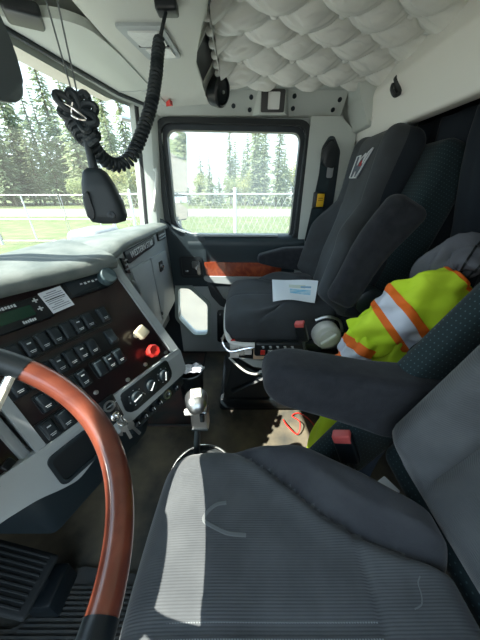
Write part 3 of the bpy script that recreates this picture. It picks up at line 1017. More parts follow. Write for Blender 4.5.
# black row of small knobs under the heater panel
bm = B(); prism(bm, roundpoly([(0.030, -0.082), (0.022, -0.120), (-0.210, -0.128), (-0.215, -0.088)], 0.006), -0.06, -0.004, SM, 0.003); lowp = obj('lower_switch_row', bm, M_dark, dash)
for a in (-0.185, -0.155, -0.125, -0.095, -0.020):
    bm = B(); lathe(bm, [(0.010, -0.006), (0.009, 0.010), (0.006, 0.013), (0, 0.013)], 14, SP(a, 0.106)); k_ = obj('small_knob', bm, M_darker, lowp)
    bm = B(); box(bm, (-0.001, 0.0, 0.011), (0.001, 0.008, 0.014), SP(a, 0.106)); obj('knob_mark', bm, M_legend, k_)
bm = B(); lathe(bm, [(0.015, -0.006), (0.015, 0.003), (0.010, 0.003), (0.0095, -0.004), (0, -0.004)], 20, SP(-0.058, 0.103)); obj('power_socket', bm, M_alu, lowp)
# dark heater box under the dash
bm = B(); prism(bm, [(-0.95, 0.30), (-0.50, 0.30), (-0.36, 0.62), (-0.40, 0.80), (-0.95, 0.80)], 0.22, 0.46, None, 0.02); obj('heater_box', bm, M_dark, dash)
bm = B(); box(bm, (-0.95, 0.80, 0.30), (-0.47, 1.42, 0.43)); obj('under_panel', bm, M_dark, dash)

# gauge panel in front of the driver
GM = frame((-0.455, 0.300, 0.553), (0.06, 1, 0), (-0.50, 0.03, 0.86))
bm = B(); prism(bm, roundpoly([(-0.56, 0.0), (0.010, 0.0), (0.075, 0.33), (-0.56, 0.33)], 0.01), -0.10, -0.004, GM); gp = obj('gauge_panel', bm, M_dashwood, dash)
bm = B(); prism(bm, [(0.004, 0.0), (0.022, 0.0), (0.090, 0.33), (0.070, 0.33)], -0.06, 0.006, GM, 0.003); obj('divider_trim', bm, M_grey, dash)
for gx, gy, gr in ((-0.065, 0.055, 0.034), (-0.07, 0.145, 0.034), (-0.20, 0.14, 0.075), (-0.38, 0.14, 0.075), (-0.50, 0.06, 0.034)):
    Mg = GM @ MX.Translation((gx, gy, -0.002))
    bm = B(); lathe(bm, [(gr, -0.004), (gr, 0.006), (gr * 0.9, 0.009), (gr * 0.86, 0.003), (0, 0.003)], 28, Mg); gg = obj('gauge', bm, [M_alu], gp)
    bm = B(); lathe(bm, [(gr * 0.85, 0.003), (gr * 0.85, 0.0045), (0, 0.0045)], 28, Mg); obj('gauge_face', bm, M_darker, gg)
    bm = B(); box(bm, (-0.0012, 0, 0.0045), (0.0012, gr * 0.7, 0.006), Mg @ MX.Rotation(1.0, 4, 'Z')); obj('gauge_needle', bm, M_legend, gg)
for gx, gy in ((-0.012, 0.018), (-0.010, 0.065), (0.002, 0.10)):
    bm = B(); rbox(bm, (0.011, 0.009, 0.004), 0.003, GM @ MX.Translation((gx, gy, 0.0)), 1, 2); obj('warning_lamp', bm, M_darker, gp)

# keys in the ignition
keys = thing('key_bunch', (-0.325, 0.45, 0.42), 'small bunch of steel keys hanging from the ignition lock', 'keys')
kp = (SP(-0.229, 0.038, 0.013)).to_translation()
bm = B(); box(bm, (-0.002, -0.010, 0.0), (0.002, 0.010, 0.030), SP(-0.229, 0.038, 0.010), 0.001); obj('ignition_key', bm, M_chrome, keys)
rc = kp + N2 * 0.020 + V((0, 0, -0.016))
bm = B(); tube(bm, [rc + V((math.cos(a) * 0.014, 0.0, math.sin(a) * 0.014)) for a in [2 * PI * k / 16 for k in range(16)]], 0.0012, 6, True); obj('key_ring', bm, M_chrome, keys)
for k, (dx, dy, an) in enumerate(((-0.006, 0.004, 0.25), (0.004, -0.003, -0.15), (0.010, 0.006, -0.5))):
    o0 = rc + V((dx, dy, -0.010))
    Mk = MX.Translation(o0) @ MX.Rotation(an, 4, 'Y') @ MX.Rotation(0.6 * k, 4, 'Z')
    bm = B(); lathe(bm, [(0.011, -0.001), (0.011, 0.001)], 12, Mk @ MX.Translation((0, 0, -0.012)) @ MX.Rotation(PI / 2, 4, 'X')); box(bm, (-0.004, -0.001, -0.052), (0.004, 0.001, -0.020), Mk); obj('key', bm, M_alu, keys)

# ================================================================== STEERING WHEEL
wheel = thing('steering_wheel', (-0.36, 0.062, 0.72), 'large steering wheel with red wood rim, black grips and polished spokes', 'steering wheel')
WC = V((-0.315, 0.062, 0.81)); AL = 0.62; WR = 0.221
WT = V((-math.cos(AL), 0, math.sin(AL))); WA = V((math.sin(AL), 0, math.cos(AL)))
def rim(th, r=WR, d=0.0):
    th = math.radians(th)
    return WC + (V((0, 1, 0)) * math.cos(th) + WT * math.sin(th)) * r + WA * d
for a0, a1, m_, nm, rr in ((-88, 2, M_wood, 'wood_rim', 0.0165), (2, 26, M_darker, 'rim_grip', 0.0172), (26, 154, M_wood, 'wood_rim', 0.0165), (154, 178, M_darker, 'rim_grip', 0.0172), (178, 250, M_wood, 'wood_rim', 0.0165), (250, 272, M_darker, 'rim_grip', 0.0172)):
    n_ = max(6, int(abs(a1 - a0) / 2.5))
    bm = B(); tube(bm, [rim(a0 + (a1 - a0) * k / n_) for k in range(n_ + 1)], rr, 16); obj(nm, bm, m_, wheel)
hubc = WC - WA * 0.05
for th, th2 in ((5, -38), (172, 215), (261, 250)):
    bm = B()
    p0 = rim(th, WR - 0.010, -0.004); p1 = hubc + (V((0, 1, 0)) * math.cos(math.radians(th2)) + WT * math.sin(math.radians(th2))) * 0.06
    pts = [p0 + (p1 - p0) * k / 8 - WA * 0.018 * math.sin(PI * k / 8) for k in range(9)]
    tube(bm, pts, [0.009 + 0.007 * k / 8 for k in range(9)], 8, flat=0.35)
    sp_ = obj('spoke', bm, M_chrome, wheel)
    if th == 5:
        pm = pts[2]; d_ = (pts[5] - pts[1]).normalized()
        bm = B(); tube(bm, [pts[1] + WA * 0.004, pts[3] + WA * 0.0045], 0.004, 6, flat=0.3); obj('spoke_slot', bm, M_cream, sp_)
bm = B(); lathe(bm, [(0.075, -0.02), (0.082, 0.0), (0.070, 0.022), (0.03, 0.030), (0, 0.031)], 32, frame(hubc, (0, 1, 0), WT)); obj('hub', bm, M_darker, wheel)
bm = B(); tube(bm, [hubc - WA * 0.02, hubc - WA * 0.30 + V((-0.02, 0, 0))], [0.045, 0.055], 16); obj('steering_column', bm, M_darker, wheel)

# ================================================================== SEATS
def seat_cushion(xc, yc, zt, m_main, m_bol, parent, hx=0.235, hy=0.25, narrow=0.12):
    def yb(a):
        return interp(a, [-0.24, -0.10, -0.03, 0.06, 0.13, 0.24], [0.262, 0.240, 0.195, 0.122, 0.098, 0.088])
    def deform(p):
        x, y, z = p
        b = abs(y)
        w = sst(z, -0.01, 0.03)
        if w > 0:
            e = yb(x)
            ramp = sst(x, -0.16, -0.02)
            z += w * (0.036 * ramp * sst(b, e, e + 0.05) * (1 - 0.4 * sst(b, 0.2, 0.25)))
            z -= w * (0.016 * ramp * gs(b - e, 0.011))
            z -= w * 1.3 * max(0, -x - 0.10) ** 2
            z -= w * 0.010 * (1 - (x / hx) ** 2) * (1 - sst(b, e - 0.06, e))
            if b < e:
                z -= w * 0.005 * gs(x - 0.105, 0.006)
                z -= w * 0.004 * gs(y + 0.012, 0.005) * (x < 0.10)
            z += w * 0.0022 * math.sin(x * 61 + y * 23) * sst(b, e, e + 0.03)
        y *= 1 - narrow * sst(x, 0.02, 0.27)
        x -= 0.012 * (1 - (y / hy) ** 2) * sst(-x, 0.1, hx)
        return V((x, y, z))
    M = MX.Translation((xc, yc, zt - 0.075))
    bm = B(); rbox(bm, (hx, hy, 0.075), 0.055, M, 52, 6, deform)
    # bolsters take the velour
    for f in bm.faces:
        c = f.calc_center_median() - V((xc, yc, zt - 0.075))
        f.material_index = 1 if abs(c.y) / (1 - narrow * sst(c.x, 0.02, 0.27)) > yb(c.x) and c.x > -0.10 else 0
    o = obj('cushion', bm, [m_main, m_bol], parent, 70)
    return o, (lambda x, y: zt - 0.075 + deform(V((x - xc, (y - yc) / (1 - narrow * sst(x - xc, 0.02, 0.27)), 0.075)))[2]), (lambda x: yc + yb(x - xc) * (1 - narrow * sst(x - xc, 0.02, 0.27)))


def seat_back(x0, yc, z0, ang, H_, W_, m_main, m_bol, parent, bol=0.04, taper=0.0, th=0.06, m_side=None, t0=0.45, t1=0.98, b0=0.55, b1=0.8, shift=0.0):
    A = math.radians(ang)
    M = frame((x0, yc, z0), (-math.cos(A), 0, math.sin(A)), (0, -1, 0), (math.sin(A), 0, math.cos(A)))
    M = M @ MX.Translation((-th, 0, H_ / 2))
    def deform(p):
        x, y, z = p
        k = (z + H_ / 2) / H_
        wz = 1 - taper * sst(k, t0, t1)
        b = abs(y) / W_
        w = sst(x, -0.01, 0.03)
        if w > 0:
            bz = sst(k, 0.02, 0.12) * (1 - 0.85 * sst(k, b0, b1))
            x += w * bol * bz * sst(b, 0.58, 0.80)
            x -= w * 0.012 * bz * gs(b - 0.60, 0.045)
            x += w * 0.018 * gs(k - 0.30, 0.18) * (1 - sst(b, 0.4, 0.6))
            x -= w * 0.004 * gs(k - 0.63, 0.012)
            x += w * 0.012 * sst(k, 0.66, 0.9)
        return V((x, y * wz - shift * sst(k, t0, t1), z))
    bm = B(); rbox(bm, (th, W_, H_ / 2), 0.052, M, 40, 6, deform)
    MI = M.inverted()
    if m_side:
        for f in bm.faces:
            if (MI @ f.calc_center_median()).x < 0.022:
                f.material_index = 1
    o = obj('backrest', bm, [m_main, m_side or m_main], parent, 70)
    return o, M


# ---- driver's seat
ds = thing('driver_seat', (0.1, 0.10, 0.0), 'grey ribbed cloth driver seat filling the foreground, sunlit at its front', 'seat')
dc, dz, dyb = seat_cushion(0.085, 0.10, 0.555, M_cloth, M_bolster, ds, 0.248, 0.25, 0.50)
db, DBM = seat_back(0.318, 0.10, 0.545, 22, 0.64, 0.245, M_cloth2, M_bolster, ds, 0.05, 0.25)
A = math.radians(22)
bm = B(); rbox(bm, (0.075, 0.030, 0.40), 0.028, frame((0.408, 0.415, 0.66), (-math.cos(A + 0.09), 0, math.sin(A + 0.09)), (0, -1, 0), (math.sin(A + 0.09), 0, math.cos(A + 0.09))) @ MX.Translation((0, 0, -0.02)), 8, 4)
obj('side_shell', bm, M_dots, ds)
bm = B(); rbox(bm, (0.035, 0.27, 0.33), 0.03, frame((0.49, 0.10, 0.78), (-math.cos(A), 0, math.sin(A)), (0, -1, 0), (math.sin(A), 0, math.cos(A))), 6, 4)
obj('back_shell', bm, M_dots, ds)
arm_prof = [(0.052, 0.742), (0.046, 0.695), (0.068, 0.662), (0.20, 0.605), (0.35, 0.545), (0.43, 0.56), (0.45, 0.70), (0.30, 0.718), (0.10, 0.755)]
bm = B(); puff_prism(bm, roundpoly(arm_prof, 0.03, 5), 0.353, 0.444, 0.022, frame((0, 0, 0), (1, 0, 0), (0, 0, 1), (0, 1, 0)))
obj('armrest', bm, M_arm, ds, 60)
bm = B(); rbox(bm, (0.22, 0.22, 0.05), 0.03, MX.Translation((0.10, 0.10, 0.38)), 3, 3); obj('seat_pan', bm, M_darker, ds)
bm = B()
grid(bm, 40, 20, lambda u, v: V((0.10 + (0.19 + 0.012 * math.cos(v * 2 * PI * 5)) * max(-1, min(1, 1.35 * math.cos(2 * PI * u))), 0.10 + (0.19 + 0.012 * math.cos(v * 2 * PI * 5)) * max(-1, min(1, 1.35 * math.sin(2 * PI * u))), 0.345 * v)), True)
obj('suspension_bellows', bm, M_rubber, ds)
# stitched seams on the cushion
def on_cushion(pts, name, r, m_, parent, zf, n=10, lift=0.0):
    bm = B(); tube(bm, [V((p.x, p.y, zf(p.x, p.y) + lift)) for p in spline([(x, y, 0) for x, y in pts], n)], r, 6, flat=0.6)
    return obj(name, bm, m_, parent)
M_stitch = mat('pale_stitching', (0.24, 0.26, 0.27), 0.9)
bm = B()
for k in range(84):
    x = -0.12 + 0.305 * k / 84
    for dy in (-0.019, -0.005):
        y = 0.088 + dy + 0.01
        box(bm, (x, y - 0.0006, dz(x, y)), (x + 0.0022, y + 0.0006, dz(x, y) + 0.0008))
o = obj('stitching', bm, M_stitch, dc); o['kind'] = 'stuff'
on_cushion([(q, dyb(q)) for q in (0.03, 0.06, 0.09, 0.12, 0.15, 0.18, 0.21, 0.24, 0.27, 0.29)], 'piping', 0.0022, M_bolster, dc, dz, 10, 0.001)
M_stain = mat('pale_water_stain', (0.13, 0.14, 0.145), 0.95)
on_cushion([(-0.025, 0.232), (-0.045, 0.228), (-0.060, 0.215), (-0.062, 0.205), (-0.045, 0.196), (-0.02, 0.187), (0.01, 0.185)], 'stain_mark', 0.0042, M_stain, dc, dz, 8, -0.001)
on_cushion([(0.265, 0.135), (0.258, 0.128), (0.256, 0.118), (0.250, 0.108), (0.238, 0.104)], 'stain_mark', 0.0012, M_stain, dc, dz, 6, -0.0004)
# buckle on its stalk
bk = bm = B(); tube(bm, [(0.33, 0.335, 0.36), (0.285, 0.345, 0.43), (0.255, 0.352, 0.50)], 0.014, 8, flat=0.5); stalk = obj('buckle_stalk', bm, M_darker, ds)
BD = frame((0.272, 0.415, 0.492), (0.85, -0.1, 0.35), (0.30, -0.65, 0.65))
def buckle(F, parent, m_red):
    bm = B(); rbox(bm, (0.024, 0.012, 0.032), 0.006, F, 2, 3); bb = obj('belt_buckle', bm, M_darker, parent)
    return bb
FB = frame((0.249, 0.356, 0.520), (0.8, -0.35, 0.45), (0.45, 0.85, -0.1))
bm = B(); rbox(bm, (0.022, 0.012, 0.036), 0.006, FB, 2, 3); bb = obj('belt_buckle', bm, M_darker, ds)
bm = B(); rbox(bm, (0.020, 0.0125, 0.011), 0.004, FB @ MX.Translation((0, 0, 0.032)), 2, 3); obj('release_button', bm, M_redbuckle, bb)
# loose pale scrap wedged behind the bolster
bm = B(); rbox(bm, (0.028, 0.018, 0.004), 0.003, MX.Translation((0.300, 0.275, 0.500)) @ MX.Rotation(0.5, 4, 'Z'), 2, 2); tag(obj('paper_scrap', bm, M_paper), 'small white scrap wedged beside the driver seat backrest', 'scrap')

# ---- passenger seat
ps = thing('passenger_seat', (0.17, 1.06, 0.0), 'charcoal high-back passenger seat with an embroidered emblem on its head section', 'seat')
PY = 1.10
pc, pz, pyb = seat_cushion(0.175, PY, 0.625, M_pcloth, M_pcloth, ps)
pb, PBM = seat_back(0.375, PY, 0.60, 13, 0.68, 0.235, M_pcloth, M_pcloth, ps, 0.085, 0.36, 0.065, M_navyshade, 0.34, 0.70, 0.42, 0.66, 0.045)
A = math.radians(18)
def tilt(x, y, z, a=18):
    A_ = math.radians(a)
    return frame((x, y, z), (-math.cos(A_), 0, math.sin(A_)), (0, -1, 0), (math.sin(A_), 0, math.cos(A_)))
bm = B(); rbox(bm, (0.075, 0.225, 0.38), 0.04, tilt(0.605, PY, 0.83), 8, 4, lambda p: V((p.x, p.y * (1 - 0.2 * sst(p.z, 0, 0.4)), p.z))); obj('back_shell', bm, M_dots, ps)
# raised near armrest lying along the backrest
bm = B(); rbox(bm, (0.055, 0.032, 0.185), 0.031, tilt(0.425, 0.795, 0.865, 26), 6, 5, lambda p: V((p.x * (1 + 0.25 * sst(p.z, -0.1, 0.15)) + 0.020 * gs(p.z - 0.02, 0.12) - 0.01, p.y, p.z))); obj('raised_armrest', bm, M_arm, ps, 60)
bm = B(); lathe(bm, [(0.05, 0), (0.05, 0.05), (0.04, 0.056), (0, 0.056)], 20, frame((0.47, 0.84, 0.70), (1, 0, 0), (0, 0, 1))); obj('armrest_pivot', bm, M_dark, ps)
# lowered far armrest
bm = B(); puff_prism(bm, roundpoly([(0.100, 0.748), (0.098, 0.705), (0.20, 0.680), (0.40, 0.655), (0.42, 0.790), (0.24, 0.785)], 0.02, 4), 1.31, 1.375, 0.014, frame((0, 0, 0), (1, 0, 0), (0, 0, 1), (0, 1, 0))); obj('lowered_armrest', bm, M_arm, ps, 60)
bm = B(); rbox(bm, (0.215, 0.22, 0.05), 0.03, MX.Translation((0.175, PY, 0.49)), 3, 3); obj('seat_pan', bm, M_darker, ps)
# sunlit front edge of the cushion, painted as a white bead
bm = B(); tube(bm, spline([(0.06, 0.825, 0.495), (-0.025, 0.83, 0.50), (-0.056, 0.88, 0.515), (-0.064, 0.98, 0.545), (-0.064, 1.08, 0.55), (-0.058, 1.20, 0.53), (-0.03, 1.28, 0.50)], 8), 0.011, 8); obj('sunlit_front_edge', bm, M_white, ps)
# base: black riser with crossed arms, plates coloured pale for the sun on them, chrome lever
bm = B()
prism(bm, roundpoly([(-0.115, 0.0), (0.36, 0.0), (0.36, 0.10), (0.33, 0.36), (-0.03, 0.36), (-0.085, 0.10)], 0.02), 0.93, 1.31, frame((0, 0, 0), (1, 0, 0), (0, 0, 1), (0, 1, 0)), 0.012); obj('seat_base', bm, M_rubber, ps)
bm = B(); box(bm, (-0.105, 0.915, 0.02), (0.36, 1.32, 0.09), None, 0.012); obj('base_rail', bm, M_darker, ps)
for xa, xb in ((-0.04, 0.30), (0.30, -0.04)):
    bm = B(); tube(bm, [(xa, 0.905, 0.16), (xb, 0.905, 0.36)], 0.016, 6, flat=0.5); obj('scissor_arm', bm, M_darker, ps)
bm = B(); box(bm, (-0.045, 0.868, 0.395), (-0.005, 0.876, 0.470), None, 0.003); obj('sunlit_plate', bm, M_white, ps)
bm = B(); box(bm, (0.020, 0.864, 0.415), (0.052, 0.872, 0.470), None, 0.003); obj('sunlit_plate', bm, M_white, ps)
bm = B(); prism(bm, [(0.058, 0.395), (0.130, 0.395), (0.110, 0.455), (0.060, 0.462)], 0.860, 0.868, frame((0, 0, 0), (1, 0, 0), (0, 0, 1), (0, 1, 0))); obj('sunlit_beige_plate', bm, M_beige, ps)
bm = B(); prism(bm, [(-0.005, 0.392), (0.11, 0.375), (0.13, 0.330), (0.06, 0.345)], 0.872, 0.880, frame((0, 0, 0), (1, 0, 0), (0, 0, 1), (0, 1, 0))); obj('grey_plate', bm, M_greydoor, ps)
bm = B(); tube(bm, spline([(-0.055, 0.90, 0.52), (-0.075, 0.86, 0.49), (-0.045, 0.845, 0.450), (0.02, 0.845, 0.462), (0.09, 0.85, 0.475)], 6), 0.007, 8); obj('slide_lever', bm, M_chrome, ps)
bm = B(); tube(bm, spline([(-0.05, 0.88, 0.39), (0.02, 0.86, 0.33), (0.07, 0.86, 0.31), (0.10, 0.87, 0.32)], 6), 0.005, 6); obj('cable', bm, M_white, ps)
for xx, zz in ((0.10, 0.285), (0.145, 0.235)):
    bm = B(); rbox(bm, (0.022, 0.006, 0.008), 0.004, MX.Translation((xx, 0.905, zz)) @ MX.Rotation(-0.25, 4, 'Y'), 2, 2); obj('base_label', bm, M_white, ps)
# side control panel with buttons
bm = B(); rbox(bm, (0.14, 0.016, 0.035), 0.012, MX.Translation((0.20, 0.835, 0.472)), 4, 3); cp = obj('control_panel', bm, M_darker, ps)
for k, m_ in enumerate((M_red, M_alu, M_alu, M_alu, M_alu)):
    xx = 0.095 + 0.030 * k
    bm = B(); rbox(bm, (0.010, 0.006, 0.012), 0.003, MX.Translation((xx, 0.822, 0.462)), 1, 2); bt = obj('control_button', bm, m_, cp)
    bm = B(); box(bm, (xx - 0.006, 0.8165, 0.490), (xx + 0.004, 0.8195, 0.4935)); box(bm, (xx - 0.003, 0.8165, 0.484), (xx + 0.006, 0.8195, 0.4865)); obj('button_symbol', bm, M_legend, bt)
bm = B(); rbox(bm, (0.010, 0.008, 0.008), 0.004, MX.Translation((-0.030, 0.838, 0.505)), 1, 2); obj('red_catch', bm, M_red, ps)
# round dial on the near side
DM = frame((0.352, 0.838, 0.535), (1, 0, 0), (0, 0, 1))
bm = B(); lathe(bm, [(0.056, -0.02), (0.056, 0.014), (0.050, 0.022), (0.036, 0.024), (0.034, 0.034), (0, 0.035)], 32, DM); dd = obj('recline_dial', bm, M_white, ps)
bm = B(); rbox(bm, (0.036, 0.008, 0.008), 0.004, DM @ MX.Translation((0, 0, 0.036)) @ MX.Rotation(0.7, 4, 'Z'), 2, 2); obj('dial_grip', bm, M_strip, dd)
bm = B(); tube(bm, spline([(0.30, 0.845, 0.60), (0.345, 0.84, 0.618), (0.395, 0.84, 0.60), (0.415, 0.84, 0.55)], 5), 0.006, 6); obj('dial_bracket', bm, M_alu, ps)
# buckle on a curved stalk
bm = B(); tube(bm, spline([(0.335, 0.80, 0.45), (0.300, 0.795, 0.455), (0.262, 0.79, 0.495), (0.245, 0.785, 0.55)], 6), 0.009, 8, flat=0.7); obj('buckle_stalk', bm, mat('olive_webbing', (0.05, 0.06, 0.05), 0.8), ps)
FB2 = frame((0.235, 0.785, 0.580), (0.85, -0.45, 0.30), (0.4, 0.88, 0.1))
bm = B(); rbox(bm, (0.020, 0.012, 0.040), 0.006, FB2, 2, 3); bb = obj('belt_buckle', bm, M_darker, ps)
bm = B(); rbox(bm, (0.018, 0.0125, 0.010), 0.004, FB2 @ MX.Translation((0, 0, 0.036)), 2, 3); obj('release_button', bm, M_redbuckle, bb)
# embroidered emblem on the head section
EM = PBM @ MX.Translation((0.081, -0.047, 0.218))
EF = EM @ frame((0, 0, 0), (0, 1, 0), (0, 0, 1), (1, 0, 0))
WP = [(q[0] * 0.00062, q[1] * 0.00040) for q in ((-95, 85), (-44, 88), (-40, 5), (-22, 55), (22, 92), (26, 15), (58, 98), (98, 128), (10, -115), (-24, -112), (-31, -62), (-42, -112), (-90, -110))]
bm = B(); prism(bm, WP, -0.008, 0.0015, EF); obj('emblem_fill', bm, mat('emblem_grey_thread', (0.10, 0.115, 0.14), 0.9), pb, 20)
bm = B(); tube(bm, [EF @ V((x, y, 0.0015)) for x, y in WP], 0.0032, 6, True); obj('emblem_outline', bm, mat('emblem_white_thread', (0.62, 0.64, 0.66), 0.9), pb, 60)
bm = B()
star = []
for k in range(10):
    r_ = 0.011 if k % 2 == 0 else 0.005
    star.append((r_ * 1.3 * math.sin(PI * k / 5) + 0.003, r_ * math.cos(PI * k / 5) + 0.004))
prism(bm, star, 0.0, 0.0045, EF); obj('emblem_star', bm, mat('emblem_red_thread', (0.45, 0.04, 0.04), 0.9), pb)

# ================================================================== CURTAIN AND REAR
def curt(u, v):
    y = -0.40 + 1.88 * u
    z = 1.275 - 1.27 * v
    s = 2 * PI * u * 13 + 1.2 * v
    amp = 0.016 + 0.022 * v
    back = 0.085 * sst(v, 0.02, 0.4)
    return V((0.690 + back + amp * math.sin(s) + 0.3 * amp * math.sin(2.3 * s + 1), y, z + 0.006 * math.sin(s) * (v < 0.02)))
bm = B(); slab(bm, 240, 16, curt, (0.004, 0, 0))
ct = tag(obj('sleeper_curtain', bm, M_curt, angle=80), 'dark navy curtain closing off the sleeper behind the seats', 'curtain')
hk = thing('coat_hook', (0.555, 1.10, 1.34), 'small black coat hook on the off-white trim above the curtain', 'hook')
bm = B(); tube(bm, spline([(0.556, 1.145, 1.410), (0.548, 1.125, 1.385), (0.552, 1.095, 1.352)], 5), [0.012 + 0.002 * math.sin(k) for k in range(11)], 8, flat=0.5); obj('hook_plate', bm, M_darker, hk)
bm = B(); tube(bm, spline([(0.556, 1.10, 1.355), (0.535, 1.095, 1.345), (0.522, 1.10, 1.362), (0.525, 1.108, 1.378)], 5), 0.006, 8); obj('hook_tip', bm, M_darker, hk)

# seat belt on the rear pillar
belt = thing('seat_belt', (0.43, 1.43, 0.80), 'dark seat belt on the pillar behind the passenger window, with yellow tag', 'seat belt')
bm = B(); prism(bm, roundpoly([(0.402, 1.245), (0.43, 1.290), (0.455, 1.290), (0.495, 1.230), (0.500, 1.13), (0.505, 0.80), (0.372, 0.80), (0.405, 1.13)], 0.012), -1.446, -1.436, YZ); obj('belt_slot', bm, M_dark, belt)
bm = B(); prism(bm, roundpoly([(0.398, 1.225), (0.435, 1.275), (0.455, 1.270), (0.482, 1.215), (0.470, 1.155), (0.415, 1.165)], 0.012), -1.438, -1.415, YZ, 0.006); obj('belt_guide', bm, M_darker, belt)
bm = B()
slab(bm, 2, 20, lambda u, v: V((0.408 + 0.056 * u - 0.030 * v + 0.01 * v * v, 1.428 - 0.006 * math.sin(9 * v), 1.20 - 0.40 * v)), (0, -0.002, 0)); obj('webbing', bm, mat('belt_webbing', (0.012, 0.026, 0.032), 0.8, wave=(120, 0.3, 'X')), belt)
bm = B(); prism(bm, rrect(0.438, 0.470, 1.115, 1.165, 0.008), -1.425, -1.420, YZ); obj('latch_tongue', bm, M_alu, belt)
bm = B(); box(bm, (0.386, 1.412, 0.972), (0.444, 1.430, 1.052), None, 0.004); tg = obj('tag_block', bm, M_darker, belt)
bm = B(); box(bm, (0.404, 1.4095, 0.982), (0.441, 1.413, 1.044), None, 0.001); obj('yellow_tag', bm, M_yellowtag, tg)
bm = B()
for k in range(2):
    box(bm, (0.411, 1.4085, 1.010 + 0.010 * k), (0.434, 1.4098, 1.015 + 0.010 * k))
o_ = obj('tag_print', bm, mat('tag_print', (0.35, 0.17, 0.01), 0.8), tg); o_['kind'] = 'stuff'

# ================================================================== OVERHEAD
oc = thing('overhead_console', (-0.22, 0.80, 1.39), 'pale grey overhead console with dome lights, speaker and open cubby', 'console')
cons = [(-0.345, -0.30), (-0.060, -0.30), (-0.056, 0.70), (-0.075, 0.80), (-0.128, 0.93), (-0.142, 1.00), (-0.148, 1.285), (-0.120, 1.345), (-0.08, 1.375), (-0.30, 1.42), (-0.345, 1.40)]
bm = B(); prism(bm, cons, 1.392, 1.52, None, 0.010, 3); obj('console_body', bm, M_panel2, oc)
# dome light plate with two lenses
bm = B()
dl_o = roundpoly([(-0.288, 0.800), (-0.178, 0.800), (-0.166, 0.950), (-0.262, 0.962)], 0.008)
XYD = frame((0, 0, 0), (1, 0, 0), (0, -1, 0), (0, 0, -1))
prism(bm, dl_o, 1.386, 1.394); dp = obj('dome_plate', bm, M_greydoor, oc)
for a in ([(-0.268, 0.818), (-0.192, 0.818), (-0.186, 0.876), (-0.256, 0.880)], [(-0.250, 0.892), (-0.184, 0.888), (-0.178, 0.938), (-0.240, 0.944)]):
    bm = B(); prism(bm, roundpoly(a, 0.006), 1.382, 1.388); obj('dome_lens', bm, M_lens, dp)
bm = B(); box(bm, (-0.262, 0.8815, 1.3835), (-0.184, 0.887, 1.387)); obj('dome_rib', bm, M_dark, dp)
# dark net pocket on the slanted rear face
RF = frame((-0.0945, 0.832, 1.430), (-0.40, 0.92, 0.0), (0, 0, 1), (0.92, 0.40, 0))
NHc = V((0.925, 0.38, 0))
RF = frame(V((-0.098, 0.832, 1.434)) + NHc * 0.012, V((-0.38, 0.925, 0)), NHc * 0.50 + V((0, 0, 0.86)))
bm = B(); lathe(bm, [(1.0, -0.05), (1.0, 0.004), (0.90, 0.010), (0.84, 0.006), (0, 0.010)], 32, RF @ MX.Diagonal((0.108, 0.042, 1, 1))); obj('rear_speaker', bm, M_darker, oc)
# slanted rear face with the cubby opening
bm = B(); prism(bm, [(-0.146, 1.394), (-0.086, 1.478), (-0.20, 1.478)], 0.945, 1.345, frame((0, 0, 0), (1, 0, 0), (0, 0, 1), (0, 1, 0))); obj('rear_face', bm, M_panel2, oc)
CF = frame((-0.116, 1.085, 1.436), (0, 1, 0), (0.586, 0, 0.81))
bm = B(); plate_hole(bm, rrect(-0.105, 0.105, -0.046, 0.046, 0.012), rrect(-0.094, 0.094, -0.037, 0.037, 0.010), -0.01, 0.005, CF); obj('cubby_frame', bm, M_panel2, oc)
bm = B(); prism(bm, rrect(-0.094, 0.094, -0.037, 0.037, 0.010), -0.01, 0.002, CF); obj('cubby', bm, M_darker, oc)  # black panel paints the dark inside of the opening
# round speaker pod at the door end
spk = thing('cab_speaker', (-0.085, 1.25, 1.35), 'small black oval speaker at the door end of the overhead console', 'speaker')
SF = frame((-0.080, 1.262, 1.402), (0.75, 0.66, 0.0), (0.20, -0.20, 0.95))
bm = B(); lathe(bm, [(0.95, -0.03), (1.0, 0.0), (0.96, 0.012), (0.80, 0.016), (0.74, 0.010), (0, 0.016)], 32, SF @ MX.Diagonal((0.038, 0.050, 1.4, 1))); obj('speaker_body', bm, M_darker, spk)
bm = B(); lathe(bm, [(0.0055, 0.0), (0.0055, 0.004), (0, 0.005)], 10, SF @ MX.Translation((0, 0, 0.022))); obj('speaker_badge', bm, M_alu, spk)
# black cord clip at the front top of the console
bm = B(); rbox(bm, (0.022, 0.016, 0.010), 0.005, MX.Translation((-0.150, 0.735, 1.385)), 2, 2); obj('cord_clip', bm, M_darker, oc)

# sun visors
vz = thing('sun_visor', (-0.43, 1.1, 1.39), 'pale grey-green sun visor folded up against the header on the passenger side', 'sun visor')
def vis(u, v):
    return None
vpoly = roundpoly([(-0.545, 0.775), (-0.40, 0.775), (-0.352, 0.815), (-0.335, 0.92), (-0.318, 1.375), (-0.41, 1.35), (-0.470, 1.215)], 0.03, 5)
bm = B(); prism(bm, vpoly, 1.388, 1.406, None, 0.006, 3); vb = obj('visor_panel', bm, M_visor, vz)
bm = B(); tube(bm, [(-0.548, 0.775, 1.384), (-0.508, 1.0, 1.384), (-0.468, 1.215, 1.384), (-0.408, 1.35, 1.384)], 0.007, 8); obj('visor_edge', bm, M_dark, vz)
bm = B(); tube(bm, [(-0.39, 1.205, 1.387), (-0.334, 1.195, 1.387), ], 0.0015, 6); tube(bm, [(-0.39, 1.205, 1.387), (-0.47, 1.215, 1.387)], 0.0015, 6); obj('visor_seam', bm, M_greydoor, vz)
bm = B(); rbox(bm, (0.035, 0.035, 0.012), 0.008, MX.Translation((-0.47, 0.770, 1.392)) @ MX.Rotation(0.5, 4, 'Z'), 2, 3); obj('visor_bracket', bm, M_darker, vz)
